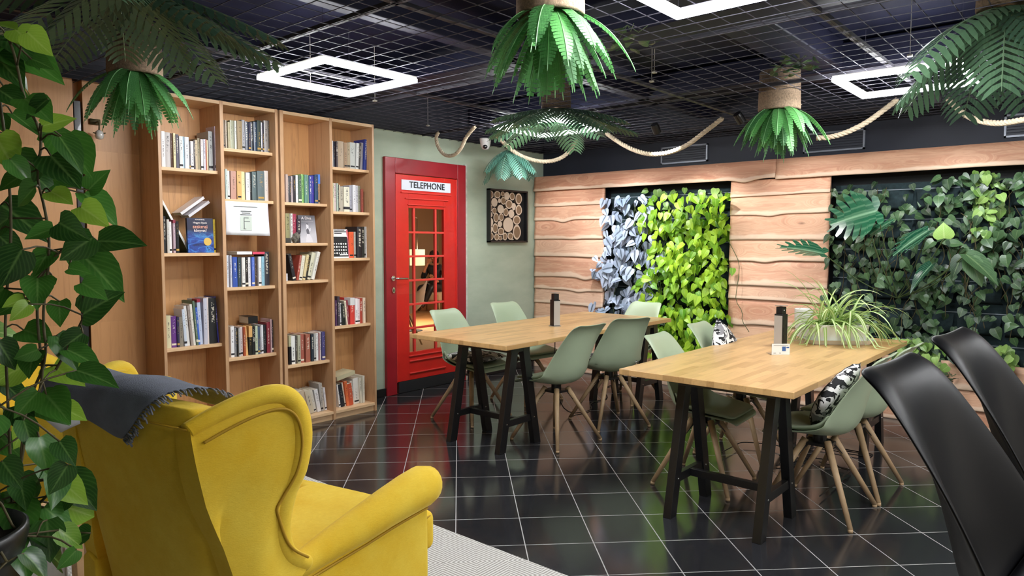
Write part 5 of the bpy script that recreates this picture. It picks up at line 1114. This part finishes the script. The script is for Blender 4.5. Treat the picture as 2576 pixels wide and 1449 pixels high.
stm = MB(); allp = []
for s_ in STEMS: pp = [p-c0p for p in smooth_path(s_, 2)]; allp += pp; stm.tube(pp, .0028, 7)
for i in range(14):
    a = random.uniform(0, 6.28); pts = [Vector((0, 0, random.uniform(.9, 1.9)))]
    for k in range(5): pts.append(pts[-1]+Vector((math.cos(a)*.03, math.sin(a)*.03, random.uniform(-.09, .05))))
    allp += pts; stm.tube(smooth_path(pts, 1), .0024, 6)
lf = {'d': MB(), 'l': MB()}; view = (Vector((0, 0, 1.42))-Vector((.4, 1.5, 1.3))).normalized()
def near(p): return min(allp, key=lambda q: (q-p).length)
for b, t, tone in HERO:
    b, t = Vector(b)-c0p, Vector(t)-c0p; L_ = (t-b).length; s_ = near(b)
    nn = view+Vector((random.gauss(0, .3), random.gauss(0, .25), random.uniform(.1, .6)))
    if tone == 'g': nn = Vector((-.2, -.5, 1.3))+view*.4
    leaf(lf['l' if tone == 'l' else 'd'], b, t-b, nn, L_, .78 if tone != 'g' else .62, fold=random.uniform(.1, .3), droop=random.uniform(.05, .22), rnd={'d': .1, 'm': .85, 'g': .45, 'l': .6}[tone]+random.uniform(-.1, .15), cols=3)
    if (s_-b).length < .5: m_ = (s_+b)/2+Vector((0, 0, .012)); stm.tube(smooth_path([s_, m_, b], 1), .0018, 6)
for i in range(95):
    q = random.choice(allp); a = random.uniform(0, 6.28); d = Vector((math.cos(a), math.sin(a), random.uniform(-.9, .1)))
    b = q+d*random.uniform(.02, .08)+Vector((0, .04, 0)); z = random.uniform(.05, .095)
    if b.x > .24 or b.z > 2.05: continue
    leaf(lf['l' if random.random() < .16 else 'd'], b, (d.x, d.y, -random.uniform(.2, 1.)), (random.gauss(0, .5), -.7, random.uniform(.2, 1)), z, .78, fold=.2, droop=.25, cols=2)
    stm.tube([q, b], .002, 5)
lf['d'].build('dark_leaves', L_poth, po, fixn=False, smooth=True); lf['l'].build('young_leaves', L_pothl, po, fixn=False, smooth=True)
stm.build('vine_stems', M_stemb, po, smooth=True)
# pale leaved companion low behind the pot
random.seed(23); pl = MB()
for i in range(34):
    leaf(pl, (random.gauss(0, .06), random.gauss(0, .05), random.uniform(-.04, .1)), (random.gauss(0, 1), random.gauss(0, .6), random.uniform(-.6, .5)), (0, -.6, 1), random.uniform(.06, .1), .7, heart=False)
for i in range(6): pl.tube([(0, 0, -.12), (random.gauss(0, .03), random.gauss(0, .03), 0), (random.gauss(0, .06), random.gauss(0, .06), .08)], .003, 5, at=(0, .5, .4))
cp_ = empty('potted_houseplant', (.33, 1.95, 0), 0, 'pale green leafy houseplant on a stand behind the pothos', 'plant')
pl.build('pale_leaves', L_pale, cp_, fixn=False, smooth=True, loc=(0, 0, 1.2))
MB().lathe([(0, 1.0), (.06, 1.0), (.08, 1.12), (.074, 1.12), (0, 1.1)], n=28).build('pot', M_por, cp_, smooth=True)
MB().lathe([(0, .985), (.11, .985), (.11, 1.0), (0, 1.0)], n=28).build('stand_top', M_black, cp_)
for a in (0, 120, 240): MB().tube([(.05*math.cos(R(a)), .05*math.sin(R(a)), .985), (.1*math.cos(R(a)), .1*math.sin(R(a)), 0)], .007, 8).build('leg', M_black, cp_)

# ------------------------------------------------------------------ behind the glass: lamp, tub chair, seated person
FX, FY = 9.9, 10.65
lp = empty('arc_lamp', (7.44, 8.45, 0), 0, 'arc floor lamp with lit cream drum shade behind the red door glass', 'lamp')
MB().lathe([(0, 0), (.14, 0), (.14, .02), (0, .025)], n=28).build('lamp_base', M_black, lp)
MB().tube(smooth_path([(0, 0, .02), (0, 0, 1.2), (.02, .02, 1.75), (.3, .3, 1.84), (.62, .6, 1.82)], 2), .009, 8).tube([(.62, .6, 1.82), (.62, .6, 1.2)], .005, 6).build('lamp_pole', mat('bronze_pole', '3a2c20', .4, .5), lp, smooth=True)
MB().lathe([(.125, 1.02), (.128, 1.29)], n=36, c=(.62, .6, 0), caps=False).build('lamp_shade', emis('lit_shade', (1., .7, .38), .95), lp, smooth=True, solid=.003)
q = D.lights.new('lamp_bulb', 'POINT'); q.energy = 160; q.color = (1, .88, .72); q.shadow_soft_size = .06; qo = D.objects.new('lamp_bulb', q); COL.objects.link(qo); qo.parent = lp; qo.location = (.62, .6, 1.15)
tc = empty('tub_chair', (6.40, 7.52, 0), R(60), 'white moulded chair with wooden legs just behind the red door glass', 'chair')
rows = []
for i in range(13):
    v_ = i/12; row = []
    for j in range(-8, 9):
        u = j/8; w = .33*(1-.12*abs(v_-.45)); zz = .42-.03*math.sin(PI*v_)+(.30*ss(.45, 1, v_)**1.2)+.22*abs(u)**2.5*(.55+.5*v_); xx = .32-.62*v_+.07*ss(.75, 1, v_)*-1+.05*abs(u)**2
        row.append((xx, u*w, zz))
    rows.append(row)
MB().grid(rows).build('chair_shell', mat('white_shell', 'dcdad6', .35), tc, smooth=True, solid=.01, sub=1)
for sx in (-1, 1):
    for sy_ in (-1, 1): MB().tube([(sx*.08, sy_*.1, .4), (sx*.22, sy_*.24, 0)], [.016, .011], 12).build('leg', M_beech, tc, smooth=True)
pl_ = empty('fill_panel_light', (9.2, 6.6, 2.79), 0, 'unseen square warm panel added to brighten the room behind the glass', 'ceiling light')  # unseen emitter added to brighten the room beyond the door
MB().box((-.6, -.6, -.02), (.6, .6, .0)).build('fill_panel', emis('warm_fill', (1., .88, .72), 22.), pl_)
# seat for the person
sc_ = empty('lounge_chair', (FX, FY, 0), R(200), 'cream lounge chair carrying the seated person behind the glass', 'chair')
MB().box((-.3, -.32, .22), (.3, .32, .40)).build('seat_cushion', mat('beige_fabric', 'c9b090', .9), sc_, bevel=.05, seg=3)
MB().box((-.42, -.32, .3), (-.26, .32, .95)).build('backrest', mat('white_back', 'dcd8d2', .8), sc_, bevel=.05, seg=3)
for sx in (-1, 1):
    for sy_ in (-1, 1): MB().tube([(sx*.24, sy_*.26, .24), (sx*.28, sy_*.29, 0)], [.02, .014], 10).build('leg', M_beech, sc_, smooth=True)
def skin(name, verts, edges, rads, m, parent, root=0, sub=2):
    me = D.meshes.new(name); me.from_pydata(verts, edges, []); me.materials.append(m); o = D.objects.new(name, me); COL.objects.link(o); o.parent = parent
    sk = o.modifiers.new('k', 'SKIN'); sk.use_smooth_shade = True
    for v_, r_ in zip(me.skin_vertices[0].data, rads): v_.radius = (r_, r_) if not isinstance(r_, tuple) else r_
    me.skin_vertices[0].data[root].use_root = True
    s_ = o.modifiers.new('s', 'SUBSURF'); s_.levels = sub; s_.render_levels = sub; return o
pr = empty('person', (FX, FY, 0), R(200), 'person in dark clothes and cap seated behind the red door glass, hand at face', 'person')
M_skin = mat('skin', 'c08a6a', .5); M_jack = mat('dark_jacket', '1c2028', .7); M_trou = mat('dark_trousers', '16161a', .45); M_boot = mat('brown_boot', '3c2a1e', .5)
V = [(-.08, 0, .48), (-.1, 0, .62), (-.12, 0, .78), (-.11, 0, .9), (-.10, 0, .97), (-.085, 0, 1.03), (-.07, 0, 1.1), (-.07, 0, 1.17),
     (-.12, -.17, .9), (-.02, -.24, .66), (.05, -.17, .82), (.02, -.09, 1.0), (-.12, .17, .9), (-.05, .25, .66), (.2, .2, .62), (.28, .17, .68),
     (-.05, -.09, .48), (.34, -.11, .5), (.36, -.12, .1), (.45, -.13, .05), (-.05, .09, .48), (.3, .13, .53), (.42, .02, .2), (.5, .0, .12)]
E_ = [(0, 1), (1, 2), (2, 3), (3, 4), (4, 5), (5, 6), (6, 7), (3, 8), (8, 9), (9, 10), (10, 11), (3, 12), (12, 13), (13, 14), (14, 15), (0, 16), (16, 17), (17, 18), (18, 19), (0, 20), (20, 21), (21, 22), (22, 23)]
Rd = [.11, .10, .11, .09, .045, .05, .085, .06, .05, .04, .032, .026, .05, .04, .032, .026, .075, .06, .042, .032, .075, .06, .042, .032]
body = skin('body', V, E_, Rd, M_skin, pr)
skin('jacket', [V[i] for i in (0, 1, 2, 3, 4, 8, 9, 10, 12, 13, 14)], [(0, 1), (1, 2), (2, 3), (3, 4), (3, 5), (5, 6), (6, 7), (3, 8), (8, 9), (9, 10)], [.13, .12, .13, .11, .065, .065, .055, .042, .065, .055, .042], M_jack, pr)
skin('trousers', [V[i] for i in (0, 16, 17, 18, 20, 21, 22)], [(0, 1), (1, 2), (2, 3), (0, 4), (4, 5), (5, 6)], [.12, .09, .072, .055, .09, .072, .055], M_trou, pr)
skin('boots', [V[18], V[19], V[22], V[23], (.42, -.12, .08)], [(0, 4), (4, 1), (2, 3)], [.055, .04, .055, .04, .05], M_boot, pr, sub=1) if 0 else None
for a, b in ((18, 19), (22, 23)): skin('boot', [Vector(V[a])+Vector((0, 0, .04)), V[a], V[b]], [(0, 1), (1, 2)], [.058, .055, .045], M_boot, pr, sub=1)
MB().lathe([(.098, 1.13), (.1, 1.16), (.09, 1.21), (.05, 1.245), (0, 1.25)], n=24, c=(-.07, 0, 0)).box((.0, -.06, 1.135), (.1, .06, 1.147)).build('cap', mat('dark_cap', '2a2222', .8), pr, smooth=True)
MB().lathe([(.0, .97), (.07, .99), (.08, 1.08), (.085, 1.14), (0, 1.16)], n=20, c=(-.118, 0, 0)).build('hair', mat('dark_hair', '1a1210', .6), pr, smooth=True)
fc = MB()
for sy_ in (-1, 1): fc.lathe([(0, 0), (.011, 0), (.006, .006), (0, .007)], n=10, M=Matrix.Rotation(R(90), 4, 'Y'), c=(.012, sy_*.033, 1.11))
fc.build('eye', mat('eye_dark', '120c0a', .3), pr); MB().prism([(.008, 1.065), (.034, 1.07), (.012, 1.105)], -.012, .012, 'y').build('nose', M_skin, pr, bevel=.003)
MB().box((.0, -.022, 1.04), (.018, .022, 1.047)).build('mouth', mat('lip', '8a4a40', .5), pr); 
for sy_ in (-1, 1): MB().lathe([(0, 0), (.02, 0), (.014, .01), (0, .01)], n=10, M=Matrix.Rotation(R(90*sy_), 4, 'X'), c=(-.06, -sy_*.083, 1.1)).build('ear', M_skin, pr)
for hp, dr_ in (((.02, -.09, 1.0), (.0, .3, 1.)), ((.28, .17, .68), (.7, -.2, .5))):
    hp = Vector(hp); dd = Vector(dr_).normalized(); sd = dd.cross(Vector((1, 0, .2))).normalized(); nrm = dd.cross(sd); hd = MB(); hd.bar(hp-dd*.01, hp+dd*.075, .075, .026, up=nrm)
    ho = hd.build('palm', M_skin, pr, bevel=.01, seg=3)
    for k in range(4):
        b0 = hp+dd*.07+sd*(k-1.5)*.019; Lf = (.06, .072, .068, .052)[k]; MB().tube([b0, b0+dd*Lf*.5+nrm*.006, b0+dd*Lf*.85+nrm*.022], [.009, .008, .0065], 8).build('finger', M_skin, ho, smooth=True)
    b0 = hp+dd*.02+sd*.036; MB().tube([b0, b0+sd*.02+dd*.025+nrm*.01, b0+sd*.026+dd*.05+nrm*.016], [.011, .009, .007], 8).build('thumb', M_skin, ho, smooth=True)

# ------------------------------------------------------------------ lamps and light
def spot(x, y, tx, ty, tz, e, col, lab, size=75, z=2.405):
    o = empty('ceiling_spotlight', (x, y, z), 0, lab, 'spotlight'); d = (Vector((tx, ty, tz))-Vector((x, y, z-.05))).normalized()
    Mx = Matrix.Translation((0, 0, -.05)) @ d.to_track_quat('-Z', 'Y').to_matrix().to_4x4()
    MB().lathe([(.0, .06), (.03, .06), (.034, .04), (.034, -.02), (.03, -.02), (.028, .03), (0, .03)], n=24, M=Mx).build('lamp_head', M_black, o, smooth=False)
    MB().tube([(0, 0, .015), (0, 0, -.03)], .006, 8).build('lamp_stem', M_black, o)
    l = D.lights.new('spot_beam', 'SPOT'); l.energy = e; l.color = col; l.spot_size = R(size); l.spot_blend = .7; l.shadow_soft_size = .03
    lo = D.objects.new('spot_beam', l); COL.objects.link(lo); lo.parent = o; lo.matrix_local = Mx @ Matrix.Translation((0, 0, -.025))
spot(5.35, 3.75, 6.3, 3.75, 1.2, 40, (.9, .94, 1.), 'black ceiling spotlight aimed at the silver plants')
spot(5.3, 4.55, 6.3, 4.65, 1.2, 24, (.97, .96, .95), 'black ceiling spotlight added to brighten the cedar boards in the corner')  # extra spot added to brighten the corner boards
spot(5.35, 3.0, 6.3, 2.95, 1.2, 44, (1., .97, .93), 'black ceiling spotlight aimed at the lime plants')
spot(5.3, 2.25, 6.3, 1.9, 1.35, 24, (1., .95, .93), 'black ceiling spotlight aimed at the cedar boards and monstera')
spot(5.3, .95, 6.3, .9, 1.2, 24, (.92, .97, 1.), 'black ceiling spotlight aimed at the wide ivy panel')
wd = D.worlds.new('world'); SC.world = wd; wd.use_nodes = True; wd.node_tree.nodes['Background'].inputs[0].default_value = (.5, .55, .65, 1); wd.node_tree.nodes['Background'].inputs[1].default_value = .1
vs = SC.view_settings; vs.view_transform = 'Standard'; vs.look = 'None'; vs.gamma = 1; vs.use_curve_mapping = False; vs.exposure = 0.8
